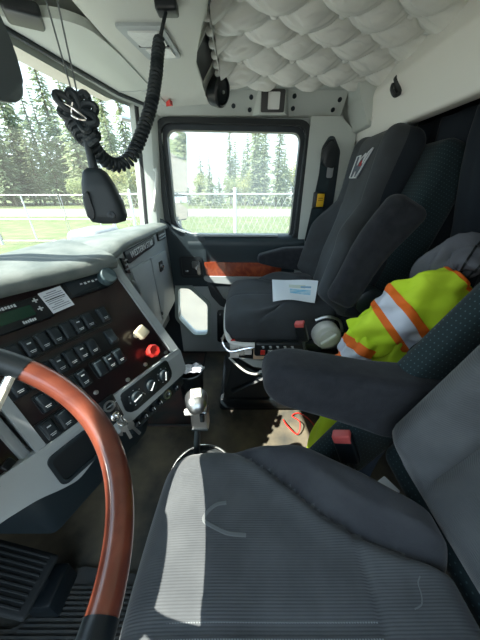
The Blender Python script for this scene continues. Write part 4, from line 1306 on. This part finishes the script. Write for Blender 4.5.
bm = B(); prism(bm, [(-0.315, 1.335), (-0.285, 1.325), (-0.29, 1.295)], 1.374, 1.388); tag(obj('red_clip', bm, M_red), 'tiny red clip at the rear corner of the folded visor', 'clip')
dv = thing('sun_visor', (-0.36, 0.25, 1.18), 'smoked dark grey sun visor hanging down at the left edge', 'sun visor')
bm = B(); prism(bm, roundpoly([(-0.06, 1.37), (0.50, 1.37), (0.542, 1.25), (0.530, 1.182), (0.46, 1.168), (-0.06, 1.175)], 0.04, 5), -0.372, -0.358, FX, 0.004); obj('visor_panel', bm, M_smoke, dv)
bm = B(); tube(bm, [(-0.365, -0.08, 1.378), (-0.365, 0.56, 1.378)], 0.006, 8); obj('visor_rod', bm, M_darker, dv)

# ================================================================== MICROPHONE AND CORDS
mic = thing('radio_microphone', (-0.245, 0.48, 1.0), 'black handheld radio microphone hanging on its curly cord before the windscreen', 'microphone')
def mic_ring(u, v):
    k = v
    z = 1.086 - 0.087 * k
    w = interp(k, [0, 0.06, 0.25, 0.6, 0.85, 0.96, 1.0], [0.010, 0.017, 0.0235, 0.0305, 0.031, 0.026, 0.012])
    d = interp(k, [0, 0.06, 0.3, 0.85, 0.96, 1.0], [0.008, 0.013, 0.018, 0.021, 0.018, 0.008])
    a = 2 * PI * u
    e = 0.62
    cx = math.copysign(abs(math.cos(a)) ** e, math.cos(a)); cy = math.copysign(abs(math.sin(a)) ** e, math.sin(a))
    lean = -0.002 * (1 - k) + 0.004 * k
    p = V((cx * w * 1.06, cy * d, 0)); p.rotate(MX.Rotation(math.radians(8), 3, 'Z'))
    return V((-0.246 + lean, 0.48, z)) + p
bm = B(); g = grid(bm, 32, 24, mic_ring, True)
bm.faces.new([r[0] for r in g]); bm.faces.new([r[-1] for r in g][::-1]); mb = obj('mic_body', bm, M_mic, mic, 50)
MF = frame((-0.246, 0.48, 1.04), (math.cos(math.radians(8)), math.sin(math.radians(8)), 0), (0, 0, 1))     # local z towards the camera side
bm = B(); prism(bm, roundpoly([(-0.021, 0.006), (-0.013, 0.012), (-0.010, -0.022), (-0.015, -0.033), (-0.022, -0.028)], 0.003), 0.010, 0.0235, MF, 0.002); obj('talk_button', bm, M_darker, mb)
bm = B(); lathe(bm, [(0.007, 0), (0.007, 0.004), (0.004, 0.005), (0, 0.0035)], 14, MF @ MX.Translation((0.016, -0.026, 0.0195))); obj('mic_badge', bm, M_dark, mb)
stem_top = V((-0.250, 0.482, 1.146))
bm = B(); tube(bm, [stem_top, V((-0.249, 0.481, 1.115)), V((-0.248, 0.48, 1.086))], [0.0045, 0.0055, 0.0075], 10); obj('strain_relief', bm, M_mic, mic)
# straight lead from the console, then the curly part swinging to the bundle
path = spline([(-0.150, 0.735, 1.385), (-0.158, 0.715, 1.350), (-0.162, 0.69, 1.318), (-0.165, 0.67, 1.288), (-0.167, 0.65, 1.256), (-0.177, 0.61, 1.193), (-0.205, 0.57, 1.123), (-0.222, 0.555, 1.102), (-0.237, 0.54, 1.096), (-0.247, 0.515, 1.105), (-0.250, 0.495, 1.125), (-0.250, 0.487, 1.150)], 10)
bm = B(); tube(bm, path[:22], 0.0036, 8); obj('straight_lead', bm, M_mic, mic)
def helix(path, turns, R, r, name, parent, per=11, nn=6):
    L = [0.0]
    for a, b in zip(path, path[1:]):
        L.append(L[-1] + (b - a).length)
    tot = L[-1]
    pts = []
    N = int(turns * per)
    up = V((0.3, 1, 0.1)).normalized()
    j = 0
    for k in range(N + 1):
        s = tot * k / N
        while j < len(L) - 2 and L[j + 1] < s:
            j += 1
        t = (s - L[j]) / max(1e-9, L[j + 1] - L[j])
        p = path[j].lerp(path[j + 1], t)
        d = (path[min(j + 2, len(path) - 1)] - path[max(j - 1, 0)]).normalized()
        e1_ = d.cross(up).normalized(); e2_ = d.cross(e1_).normalized(); up = -e2_ if e2_.dot(up) < 0 else e2_
        a = 2 * PI * turns * k / N
        pts.append(p + (e1_ * math.cos(a) + e2_ * math.sin(a)) * R)
    bm = B(); tube(bm, pts, r, nn)
    return obj(name, bm, M_mic, parent, 60)
helix(path[20:], 43, 0.0095, 0.0036, 'curly_cord', mic)
# gathered loops of spare cord
bund = thing('cord_bundle', (-0.25, 0.483, 1.12), 'knotted black loops of spare curly cord tied above the microphone', 'cord bundle')
rr_ = random.Random(3)
bc = V((-0.250, 0.483, 1.158))
for k in range(9):
    ang = 2 * PI * k / 9 + 0.3
    d = V((math.cos(ang), 0.25 * math.sin(ang * 2), math.sin(ang)))
    side_ = V((-math.sin(ang), 0.5 * rr_.uniform(-1, 1), math.cos(ang))).normalized()
    Ll = 0.025 + 0.006 * rr_.random()
    pts = [bc + d * (Ll * 0.5 * (1 - math.cos(t))) + side_ * (0.0068 * math.sin(t)) + V((0, -0.006 * math.sin(t / 2), 0)) for t in [2 * PI * q / 18 for q in range(18)]]
    bm = B(); tube(bm, pts, 0.0052, 8, True); obj('cord_loop', bm, M_mic, bund)
for k in range(4):
    cz = V((-0.256 + 0.003 * k, 0.482, 1.150 - 0.007 * k))
    pts = [cz + V((0.017 * math.cos(t), 0.006 * math.sin(t * 2), 0.010 * math.sin(t))) for t in [2 * PI * q / 16 for q in range(16)]]
    bm = B(); tube(bm, pts, 0.0052, 8, True); obj('cord_loop', bm, M_mic, bund)
bm = B()
tube(bm, spline([bc + V(p) for p in ((-0.012, -0.016, 0.010), (0.0, -0.020, 0.004), (0.010, -0.018, -0.004), (0.016, -0.016, -0.010), (0.006, -0.02, -0.010), (-0.004, -0.018, -0.004), (0.002, -0.018, 0.010))], 5), 0.0016, 6)
obj('silver_clip', bm, M_chrome, bund)
for k, (x0, x1) in enumerate(((-0.2605, -0.253), (-0.236, -0.247))):
    bm = B(); tube(bm, [(x0 - 0.004, 0.483, 1.393), (x1, 0.482, 1.165)], 0.0011, 6)
    tag(obj('hanging_line', bm, mat('grey_line_%d' % k, (0.16, 0.18, 0.18), 0.6)), ['thin grey line on the left holding up the cord bundle', 'thin grey line on the right holding up the cord bundle'][k], 'line', 'lines holding up the cord bundle')

# ================================================================== FLOOR ITEMS
# gear lever
gl = thing('gear_lever', (-0.14, 0.50, 0.0), 'gear lever with silver splitter knob and round boot beside the driver seat', 'gear lever')
bm = B(); tube(bm, spline([(-0.150, 0.505, 0.10), (-0.146, 0.508, 0.28), (-0.128, 0.512, 0.42), (-0.126, 0.515, 0.47)], 5), 0.011, 10); obj('lever_shaft', bm, M_darker, gl)
KF = MX.Translation((-0.128, 0.512, 0.507)) @ MX.Rotation(math.radians(12), 4, 'Z') @ MX.Rotation(math.radians(-14), 4, 'X')
bm = B(); rbox(bm, (0.032, 0.037, 0.027), 0.0265, KF, 4, 6, lambda p: V((p.x * (1 + 0.14 * p.y / 0.036), p.y, p.z + 0.006 * (p.y / 0.036)))); kn = obj('shift_knob', bm, M_alu, gl)
bm = B(); rbox(bm, (0.017, 0.020, 0.005), 0.0048, KF @ MX.Translation((0.001, 0.002, 0.0245)) @ MX.Rotation(0.15, 4, 'X'), 3, 2); sh = obj('shift_pattern_plate', bm, mat('pattern_plate_grey', (0.50, 0.50, 0.44), 0.4), kn)
bm = B()
for k in range(3):
    for q in range(2):
        box(bm, (-0.011 + 0.008 * k, -0.009 + 0.011 * q, 0.026), (-0.006 + 0.008 * k, -0.005 + 0.011 * q, 0.0305), KF @ MX.Translation((0.001, 0.002, 0)) @ MX.Rotation(0.15, 4, 'X'))
o_ = obj('pattern_print', bm, mat('pattern_print', (0.20, 0.20, 0.18), 0.6), kn); o_['kind'] = 'stuff'
bm = B(); rbox(bm, (0.026, 0.019, 0.040), 0.008, MX.Translation((-0.122, 0.512, 0.440)), 3, 3); obj('splitter_housing', bm, M_alu, gl)
bm = B(); rbox(bm, (0.012, 0.006, 0.009), 0.003, MX.Translation((-0.152, 0.497, 0.478)), 1, 2); obj('splitter_lever', bm, M_white, gl)
bm = B(); rbox(bm, (0.007, 0.006, 0.016), 0.004, MX.Translation((-0.112, 0.491, 0.462)), 1, 2); obj('range_switch', bm, M_darker, gl)
bm = B(); box(bm, (-0.148, 0.489, 0.405), (-0.098, 0.493, 0.412)); obj('housing_slot', bm, M_darker, gl)
bm = B(); lathe(bm, [(0.125, 0.0), (0.12, 0.06), (0.112, 0.10), (0.116, 0.14), (0.104, 0.18), (0.108, 0.22), (0.098, 0.27), (0.085, 0.272), (0.05, 0.25), (0.012, 0.33), (0, 0.33)], 32, MX.Translation((-0.118, 0.430, 0))); obj('lever_boot', bm, M_rubber, gl)
bm = B(); tube(bm, [V((-0.118 + 0.100 * math.cos(t), 0.430 + 0.100 * math.sin(t), 0.275)) for t in [2 * PI * q / 40 for q in range(40)]], 0.005, 8, True); obj('boot_ring', bm, M_chrome, gl)

# waste bin with a crumpled towel
bin_ = thing('waste_bin', (-0.255, 0.96, 0.0), 'round black waste bin on the floor ahead of the passenger seat', 'bin')
bm = B(); lathe(bm, [(0.050, 0.0), (0.066, 0.24), (0.071, 0.245), (0.071, 0.252), (0.062, 0.252), (0.060, 0.235), (0.046, 0.02), (0, 0.02)], 32, MX.Translation((-0.255, 0.96, 0))); obj('bin_body', bm, M_darker, bin_)
bm = B()
def towel(u, v):
    a = 2 * PI * u
    r = 0.066 * v
    z = 0.236 + 0.020 * v + 0.005 * math.sin(5 * a + 2) * v + 0.004 * math.sin(11 * a) * v * v
    return V((-0.250 + r * math.cos(a) * 1.05, 0.965 + r * math.sin(a) * 0.55, z))
slab(bm, 40, 8, towel, (0, 0, 0.003))
tag(obj('paper_towel', bm, mat('towel_white', (0.70, 0.74, 0.80), 0.9)), 'crumpled white paper towel sticking out of the waste bin', 'towel')

# passenger floor mat
fm = thing('floor_mat', (-0.5, 1.15, 0.0), 'dark rubber floor mat with raised rim on the passenger side', 'floor mat')
bm = B(); box(bm, (-0.82, 0.82, 0.0), (-0.245, 1.455, 0.010), None, 0.004); obj('mat_sheet', bm, mat('passenger_mat_rubber', (0.03, 0.036, 0.034), 0.8, var=(0.10, 0.045, 0.035), vscale=7, bump=0.2, bscale=50, bdist=0.003), fm)
bm = B(); tube(bm, [(-0.82, 0.825, 0.010), (-0.25, 0.825, 0.010), (-0.25, 1.45, 0.010), (-0.82, 1.45, 0.010)], 0.007, 6, True); obj('mat_rim', bm, M_rubber, fm)
# driver's ribbed mat
dm = thing('floor_mat', (-0.45, 0.05, 0.0), 'dusty ribbed rubber mat below the steering wheel', 'floor mat')
bm = B(); prism(bm, roundpoly([(-0.85, -0.30), (-0.20, -0.30), (-0.20, 0.275), (-0.505, 0.305), (-0.535, 0.285), (-0.60, 0.18), (-0.85, 0.18)], 0.02), 0.0, 0.008, None, 0.003); obj('mat_sheet', bm, M_mat, dm)
bm = B()
for k in range(54):
    y = -0.285 + 0.0102 * k
    xa = -0.84 if y < 0.17 else -0.60 + (y - 0.17) * 0.75
    box(bm, (xa, y, 0.006), (-0.215, y + 0.0045, 0.0125))
o_ = obj('mat_ribs', bm, M_mat, dm); o_['kind'] = 'stuff'
# pedal with ribbed pad
pd = thing('brake_pedal', (-0.62, 0.25, 0.0), 'wide black foot pedal with a ribbed rubber pad at the lower left', 'pedal')
PDM = frame((-0.63, 0.245, 0.145), (0.93, -0.10, -0.30), (0.05, 1, 0.0))
bm = B(); rbox(bm, (0.105, 0.062, 0.010), 0.008, PDM, 4, 3); pdp = obj('pedal_pad', bm, M_rubber, pd)
for k in range(9):
    y = -0.050 + 0.0122 * k
    bm = B(); box(bm, (-0.095, y, 0.008), (0.085, y + 0.006, 0.0135), PDM, 0.0015, 1); obj('pad_rib', bm, M_rubber, pdp)
bm = B(); tube(bm, [(-0.54, 0.24, 0.10), (-0.60, 0.245, 0.07), (-0.80, 0.25, 0.09), (-0.93, 0.25, 0.18)], 0.016, 8); obj('pedal_arm', bm, M_darker, pd)
bm = B(); box(bm, (-0.58, 0.20, 0.0), (-0.50, 0.29, 0.09), None, 0.01); obj('pedal_hinge', bm, M_darker, pd)
pd2 = thing('clutch_pedal', (-0.66, 0.0, 0.0), 'black clutch pedal with ribbed pad left of the brake pedal', 'pedal')
PDM2 = frame((-0.66, -0.05, 0.20), (0.90, 0, -0.43), (0, 1, 0))
bm = B(); rbox(bm, (0.05, 0.045, 0.010), 0.008, PDM2, 3, 3); pq = obj('pedal_pad', bm, M_mat, pd2)
bm = B(); tube(bm, [(-0.68, -0.05, 0.19), (-0.80, -0.05, 0.28), (-0.93, -0.05, 0.60)], 0.012, 8); obj('pedal_arm', bm, M_darker, pd2)
# thin red cable on the floor between the seats
bm = B(); tube(bm, spline([(0.225, 0.86, 0.006), (0.235, 0.80, 0.030), (0.28, 0.77, 0.012), (0.30, 0.82, 0.035), (0.275, 0.88, 0.010), (0.32, 0.90, 0.006), (0.37, 0.84, 0.006), (0.40, 0.72, 0.006)], 8), 0.003, 6)
tag(obj('red_cable', bm, M_red), 'thin red cable looped on the floor between the seats', 'cable')

# papers on the passenger seat
def sheet(name, corners, bow, m_, th=0.0012, nu=14, nv=10):
    a, b, c, d = [V(p) for p in corners]
    bm = B()
    def f(u, v):
        p = a.lerp(b, u).lerp(d.lerp(c, u), v)
        return p + V((0, 0, bow * math.sin(PI * u) + 0.004 * math.sin(5 * u + 3 * v) + 0.004))
    slab(bm, nu, nv, f, (0, 0, th))
    return bm, f
cor = [(0.135, 0.905, 0.650), (0.295, 0.868, 0.664), (0.350, 1.03, 0.692), (0.170, 1.225, 0.636)]
bm, pf = sheet('paper', cor, 0.006, M_paper)
pp = thing('paper_sheet', (0.24, 1.06, 0.625), 'white printed sheet with a blue picture lying on the passenger seat', 'paper')
obj('sheet', bm, M_paper, pp, 80)
bm = B(); slab(bm, 10, 6, lambda u, v: pf(0.42 + 0.46 * u, 0.30 + 0.22 * v) + V((0, 0, 0.0014)), (0, 0, 0.0004)); obj('blue_picture', bm, M_blueprint, pp, 80)
bm = B(); slab(bm, 10, 4, lambda u, v: pf(0.40 + 0.36 * u, 0.58 + 0.16 * v) + V((0, 0, 0.0014)), (0, 0, 0.0004)); obj('pale_picture', bm, mat('pale_print', (0.55, 0.60, 0.52), 0.8), pp, 80)
bm = B(); slab(bm, 8, 3, lambda u, v: pf(0.66 + 0.22 * u, 0.60 + 0.08 * v) + V((0, 0, 0.0019)), (0, 0, 0.0004)); obj('blue_print_strip', bm, mat('mid_blue_print', (0.20, 0.36, 0.50), 0.8), pp, 80)

# ================================================================== CLOTHES BETWEEN THE SEATS
jk = thing('safety_jacket', (0.45, 0.64, 0.0), 'lime yellow safety jacket with orange and silver stripes heaped between the seats', 'jacket')
def lump(spine, wid, thk, seed, tw=0.0):
    sp = spline(spine, 10)
    rj = random.Random(seed)
    ph = [rj.uniform(0, 6.28) for _ in range(8)]
    n = len(sp) - 1
    def f(u, v, off=0.0):
        k = v * n
        i = min(int(k), n - 1)
        p = sp[i].lerp(sp[i + 1], k - i)
        d = (sp[min(i + 1, n)] - sp[max(i - 1, 0)]).normalized()
        vv = v * (len(wid) - 1); j = min(int(vv), len(wid) - 2); t = vv - j
        w = wid[j] * (1 - t) + wid[j + 1] * t; h = thk[j] * (1 - t) + thk[j + 1] * t
        s = d.cross(V((0, -1, 0.35))).normalized(); q = s.cross(d).normalized()
        a = 2 * PI * u
        fold = 0.010 * math.sin(3 * a + 9 * v + ph[0]) + 0.007 * math.sin(5 * a - 14 * v + ph[1]) + 0.004 * math.sin(9 * a + 22 * v + ph[2])
        endc = min(1.0, (v / 0.05) ** 0.5 if v < 0.05 else 1.0, ((1 - v) / 0.05) ** 0.5 if v > 0.95 else 1.0)
        return p + (s * math.cos(a) * (w + fold) + q * math.sin(a) * (h + fold * 0.8)) * max(0.02, endc) * 1.0 + (s * math.cos(a) + q * math.sin(a)) * off
    return f
def lump_mesh(f, v0, v1, name, m_, parent, off=0.0, nu=48, nv=56, u0=0.0, u1=1.0):
    bm = B()
    if u0 == 0.0 and u1 == 1.0:
        g = grid(bm, nu, nv, lambda u, v: f(u, v0 + (v1 - v0) * v, off), True)
        bm.faces.new([r[0] for r in g]); bm.faces.new([r[-1] for r in g][::-1])
    else:
        grid(bm, nu, nv, lambda u, v: f(u0 + (u1 - u0) * u, v0 + (v1 - v0) * v, off))
    return obj(name, bm, m_, parent, 70)
fb = lump([(0.375, 0.66, 0.02), (0.395, 0.66, 0.25), (0.42, 0.65, 0.45), (0.46, 0.64, 0.60), (0.50, 0.635, 0.69)], [0.07, 0.08, 0.085, 0.085, 0.07], [0.05, 0.06, 0.06, 0.06, 0.05], 5)
lump_mesh(fb, 0, 1, 'jacket_skirt', M_lime, jk, 0, 48, 60)
ft = lump([(0.375, 0.655, 0.625), (0.435, 0.635, 0.680), (0.49, 0.625, 0.730), (0.55, 0.62, 0.785), (0.605, 0.62, 0.840)], [0.055, 0.080, 0.092, 0.088, 0.050], [0.045, 0.060, 0.062, 0.055, 0.032], 6)
lump_mesh(ft, 0, 1, 'jacket_body', M_lime, jk, 0, 64, 80)
for v0, v1, m_, nm in ((0.285, 0.345, M_orange, 'orange_stripe'), (0.345, 0.475, M_silver, 'silver_stripe'), (0.475, 0.545, M_orange, 'orange_stripe'), (0.925, 0.965, M_orange, 'orange_stripe')):
    lump_mesh(ft, v0, v1, nm, m_, jk, 0.0025, 64, 8)
fs_ = lump([(0.350, 0.635, 0.475), (0.368, 0.632, 0.550), (0.385, 0.632, 0.615), (0.415, 0.64, 0.670)], [0.048, 0.056, 0.056, 0.045], [0.040, 0.045, 0.045, 0.036], 9)
lump_mesh(fs_, 0, 1, 'jacket_sleeve', M_lime, jk, 0, 40, 40)
for v0, v1, m_, nm in ((0.36, 0.46, M_orange, 'orange_stripe'), (0.46, 0.64, M_silver, 'silver_stripe'), (0.64, 0.75, M_orange, 'orange_stripe')):
    lump_mesh(fs_, v0, v1, nm, m_, jk, 0.0025, 40, 6)
ck = thing('grey_coat', (0.56, 0.58, 0.0), 'crumpled slate grey coat with black straps above the lime jacket', 'coat')
fc = lump([(0.58, 0.75, 0.02), (0.60, 0.75, 0.40), (0.605, 0.74, 0.70), (0.590, 0.70, 0.83), (0.600, 0.66, 0.895), (0.645, 0.61, 0.885)], [0.05, 0.06, 0.06, 0.055, 0.048, 0.042], [0.04, 0.05, 0.05, 0.045, 0.042, 0.035], 12)
lump_mesh(fc, 0, 1, 'coat_body', M_coat, ck, 0, 48, 80)
for v0, v1 in ((0.86, 0.872), (0.925, 0.937)):
    lump_mesh(fc, v0, v1, 'black_strap', M_darker, ck, 0.003, 48, 3)
dn = lump([(0.47, 0.555, 0.02), (0.475, 0.555, 0.30), (0.49, 0.545, 0.52), (0.525, 0.54, 0.63), (0.56, 0.55, 0.70)], [0.04, 0.045, 0.05, 0.045, 0.03], [0.03, 0.035, 0.04, 0.035, 0.02], 21)
tag(lump_mesh(dn, 0, 1, 'denim_garment', M_navy, None, 0, 40, 50), 'dark navy garment tucked under the lime jacket beside the driver armrest', 'garment')

# ================================================================== OUTSIDE
GZ = -1.20
bm = B(); box(bm, (-150, -60, GZ - 0.2), (120, 160, GZ)); struct(obj('ground', bm, M_gravel))
bm = B(); box(bm, (-150, 13.5, GZ - 0.05), (120, 27, GZ + 0.03)); box(bm, (-150, 8.5, GZ - 0.05), (120, 13.5, GZ + 0.01)); struct(obj('ground_verge', bm, M_grass))
bm = B(); box(bm, (-150, 27, GZ - 0.05), (120, 40, GZ + 0.05)); struct(obj('ground_road', bm, M_road))
bm = B(); box(bm, (-150, 40, GZ - 0.05), (120, 110, GZ + 0.06)); struct(obj('ground_meadow', bm, M_grass))

# side mirrors outside the passenger window
sm = thing('side_mirror', (-0.41, 1.78, 0.85), 'tall side mirror outside the passenger window with convex lower glass', 'mirror')
MR = frame((-0.372, 1.76, 1.20), (0.45, 0.89, 0), (0, 0, 1))      # local z faces back along the truck
MR = frame((-0.385, 1.76, 1.20), V((0.55, 0.83, 0)), V((0.10, -0.066, 1)))
bm = B(); prism(bm, rrect(-0.085, 0.085, -0.155, 0.175, 0.02), -0.03, -0.002, MR, 0.004); obj('mirror_housing', bm, M_alu, sm)
bm = B(); prism(bm, rrect(-0.078, 0.078, -0.148, 0.168, 0.015), -0.004, 0.0, MR); obj('flat_glass', bm, M_mirror, sm)
bm = B(); prism(bm, rrect(-0.085, 0.085, -0.325, -0.165, 0.025), -0.05, -0.002, MR, 0.006); obj('convex_housing', bm, M_dark, sm)
bm = B()
grid(bm, 14, 14, lambda u, v: MR @ V(((u - .5) * 0.15, -0.245 + (v - .5) * 0.14, 0.016 - 0.018 * ((2 * u - 1) ** 2 + (2 * v - 1) ** 2) / 2)))
obj('convex_glass', bm, M_mirror, sm)
bm = B(); tube(bm, [(-0.60, 1.54, 1.38), (-0.42, 1.80, 1.39), (-0.42, 1.80, 0.80), (-0.60, 1.54, 0.78)], 0.012, 8); obj('mirror_arm', bm, M_alu, sm)

# chain-link fence
fe = thing('chain_link_fence', (-1, 9, GZ), 'galvanised chain-link fence with pipe rails outside the passenger window', 'fence')
FY = 9.0
bm = B(); tube(bm, [(-4.4, FY, 1.0), (9, FY, 1.0)], 0.028, 8); obj('top_rail', bm, M_galv, fe)
bm = B(); tube(bm, [(-4.4, FY, -1.02), (9, FY, -1.02)], 0.025, 8); obj('bottom_rail', bm, M_galv, fe)
for x in (-4.4, -2.3, -0.17, 2.1, 4.4, 6.7):
    bm = B(); lathe(bm, [(0.055, GZ), (0.055, 1.12), (0.07, 1.13), (0.05, 1.18), (0, 1.20)], 12, MX.Translation((x, FY, 0))); obj('fence_post', bm, M_galv, fe)
bm = B()
for k in range(-4, 68):
    x = -4.4 + 0.20 * k
    for s_ in (-1, 1):
        xa, xb = (x, x + 1.0) if s_ > 0 else (x + 1.0, x)
        if xa < -4.4 or xb < -4.4 or max(xa, xb) > 9:
            continue
        tube(bm, [(xa, FY, -1.02), (xb, FY, 0.98)], 0.0035, 3, cap=False)
o_ = obj('wire_mesh', bm, M_galv, fe); o_['kind'] = 'stuff'
gt = thing('yard_gate', (-9.5, 12, GZ), 'pale pipe-framed yard gate seen through the windscreen', 'gate')
for xa, xb in ((-11.4, -8.1), (-8.0, -5.0)):
    bm = B()
    tube(bm, [(xa, 12, 0.95), (xb, 12, 0.95), (xb, 12, -1.0), (xa, 12, -1.0)], 0.026, 6, True); obj('gate_frame', bm, M_galv, gt)
    bm = B(); tube(bm, [((xa + xb) / 2, 12, 0.95), ((xa + xb) / 2, 12, -1.0)], 0.03, 6); tube(bm, [(xa, 12, -0.05), (xb, 12, -0.05)], 0.03, 6); obj('gate_brace', bm, M_galv, gt)
for x in (-11.5, -4.9):
    bm = B(); lathe(bm, [(0.06, GZ), (0.06, 1.15), (0, 1.2)], 10, MX.Translation((x, 12, 0))); obj('gate_post', bm, M_galv, gt)

# trees
def blade(bm, p, d, w, n):
    s = d.cross(n).normalized() * w
    a = bm.verts.new(p - s); b = bm.verts.new(p + s); c = bm.verts.new(p + d + s * 0.25); e = bm.verts.new(p + d - s * 0.25)
    bm.faces.new((a, b, c, e))
def conifer(seed, H_, R_, mi):
    r = random.Random(seed)
    bm = B()
    lev = int(H_ * 3.2)
    for i in range(lev):
        k = i / lev
        z = H_ * (0.10 + 0.90 * k)
        rad = R_ * (1 - k) ** 0.8 * r.uniform(0.75, 1.15) + 0.12
        nb = max(5, int(13 * (1 - k) + 5))
        for j in range(nb):
            a = r.uniform(0, 2 * PI)
            dr = V((math.cos(a), math.sin(a), r.uniform(-0.35, 0.05)))
            L_ = rad * r.uniform(0.7, 1.1)
            for q in range(3):
                st = dr * (L_ * q / 3)
                dd_ = (dr + V((r.uniform(-.5, .5), r.uniform(-.5, .5), r.uniform(-.45, .1)))).normalized() * (L_ * 0.45)
                blade(bm, V((0, 0, z)) + st, dd_, 0.10 + 0.10 * (1 - k), V((r.uniform(-.6, .6), r.uniform(-.6, .6), 1)).normalized())
    fol = finish(bm, 'foliage', M_con[mi], 180)
    bm = B(); tube(bm, [(0, 0, -0.1), (0.03, 0, H_ * 0.5), (0, 0, H_ * 0.97)], [0.16, 0.10, 0.02], 7)
    return fol, finish(bm, 'trunk', M_bark)
def leafy(seed, H_, R_, mi):
    r = random.Random(seed)
    bm = B()
    cl = [(V((r.uniform(-R_, R_) * 0.6, r.uniform(-R_, R_) * 0.6, H_ * r.uniform(0.35, 0.88))), r.uniform(0.35, 0.6) * R_) for _ in range(12)]
    for c, rc_ in cl:
        for j in range(130):
            d = V((r.gauss(0, 1), r.gauss(0, 1), r.gauss(0, 1))).normalized()
            p = c + d * rc_ * r.uniform(0.6, 1.05)
            dd_ = V((r.uniform(-1, 1), r.uniform(-1, 1), r.uniform(-0.7, 0.5))).normalized() * 0.26
            blade(bm, p, dd_, 0.11, d)
    fol = finish(bm, 'foliage', M_con[mi], 180)
    bm = B(); tube(bm, [(0, 0, -0.1), (0.1, 0, H_ * 0.4), (0, 0.1, H_ * 0.75)], [0.14, 0.10, 0.03], 7)
    for j in range(5):
        a = 2 * PI * j / 5
        tube(bm, [(0.05, 0, H_ * 0.35), (R_ * 0.5 * math.cos(a), R_ * 0.5 * math.sin(a), H_ * 0.65)], [0.06, 0.02], 5)
    return fol, finish(bm, 'trunk', M_bark)
KINDS = [
    (conifer(1, 13, 1.7, 0), 'tall_conifer', 'tall slender dark green conifer in the tree line beyond the road'),
    (conifer(2, 10, 1.9, 1), 'young_conifer', 'shorter pale green conifer in the tree line beyond the road'),
    (leafy(3, 8, 2.6, 2), 'leafy_tree', 'yellow-green leafy tree in the tree line beyond the road'),
    (leafy(4, 6, 2.4, 3), 'leafy_tree', 'low olive green leafy tree in the tree line beyond the road'),
    (conifer(5, 16, 2.0, 1), 'tall_conifer', 'tallest pale conifer type standing in the tree line beyond the road'),
]
tr = random.Random(11)
def tree(k, x, y, s):
    (fol, trk), nm, lab = KINDS[k]
    t = thing(nm, (x, y, GZ), lab, 'tree', 'trees beyond the road')
    a = tr.uniform(0, 6.28)
    for nm2, me in (('foliage', fol), ('trunk', trk)):
        o = bpy.data.objects.new(nm2, me)
        col.objects.link(o)
        o.parent = t
    t.rotation_euler.z = a
    t.scale = (s, s, s * tr.uniform(0.9, 1.15))
x = -60.0
while x < 24:
    y = 50 + tr.uniform(-4, 6)
    thick = x < -15 or x > -2
    k = tr.choice([0, 1, 0, 2, 4, 1, 4, 0]) if thick else tr.choice([0, 2, 3, 1])
    s = tr.uniform(0.85, 1.15) * (1.25 if x < -15 else (0.95 if thick else 0.62))
    tree(k, x, y, s)
    if tr.random() < 0.5:
        tree(tr.choice([2, 3, 2, 1]), x + tr.uniform(0.3, 1.2), y - tr.uniform(3, 6), tr.uniform(0.6, 0.9))
    if thick and tr.random() < 0.6:
        tree(tr.choice([0, 4, 4, 1]), x + 0.9, y + tr.uniform(4, 9), tr.uniform(1.3, 1.6) * (1.1 if x < -15 else 0.8))
    x += tr.uniform(1.7, 2.6)
for x, y in ((34, 9), (40, 13), (37, 16), (46, 11), (52, 17)):
    tree(tr.choice([2, 4, 1]), x, y, 0.8)
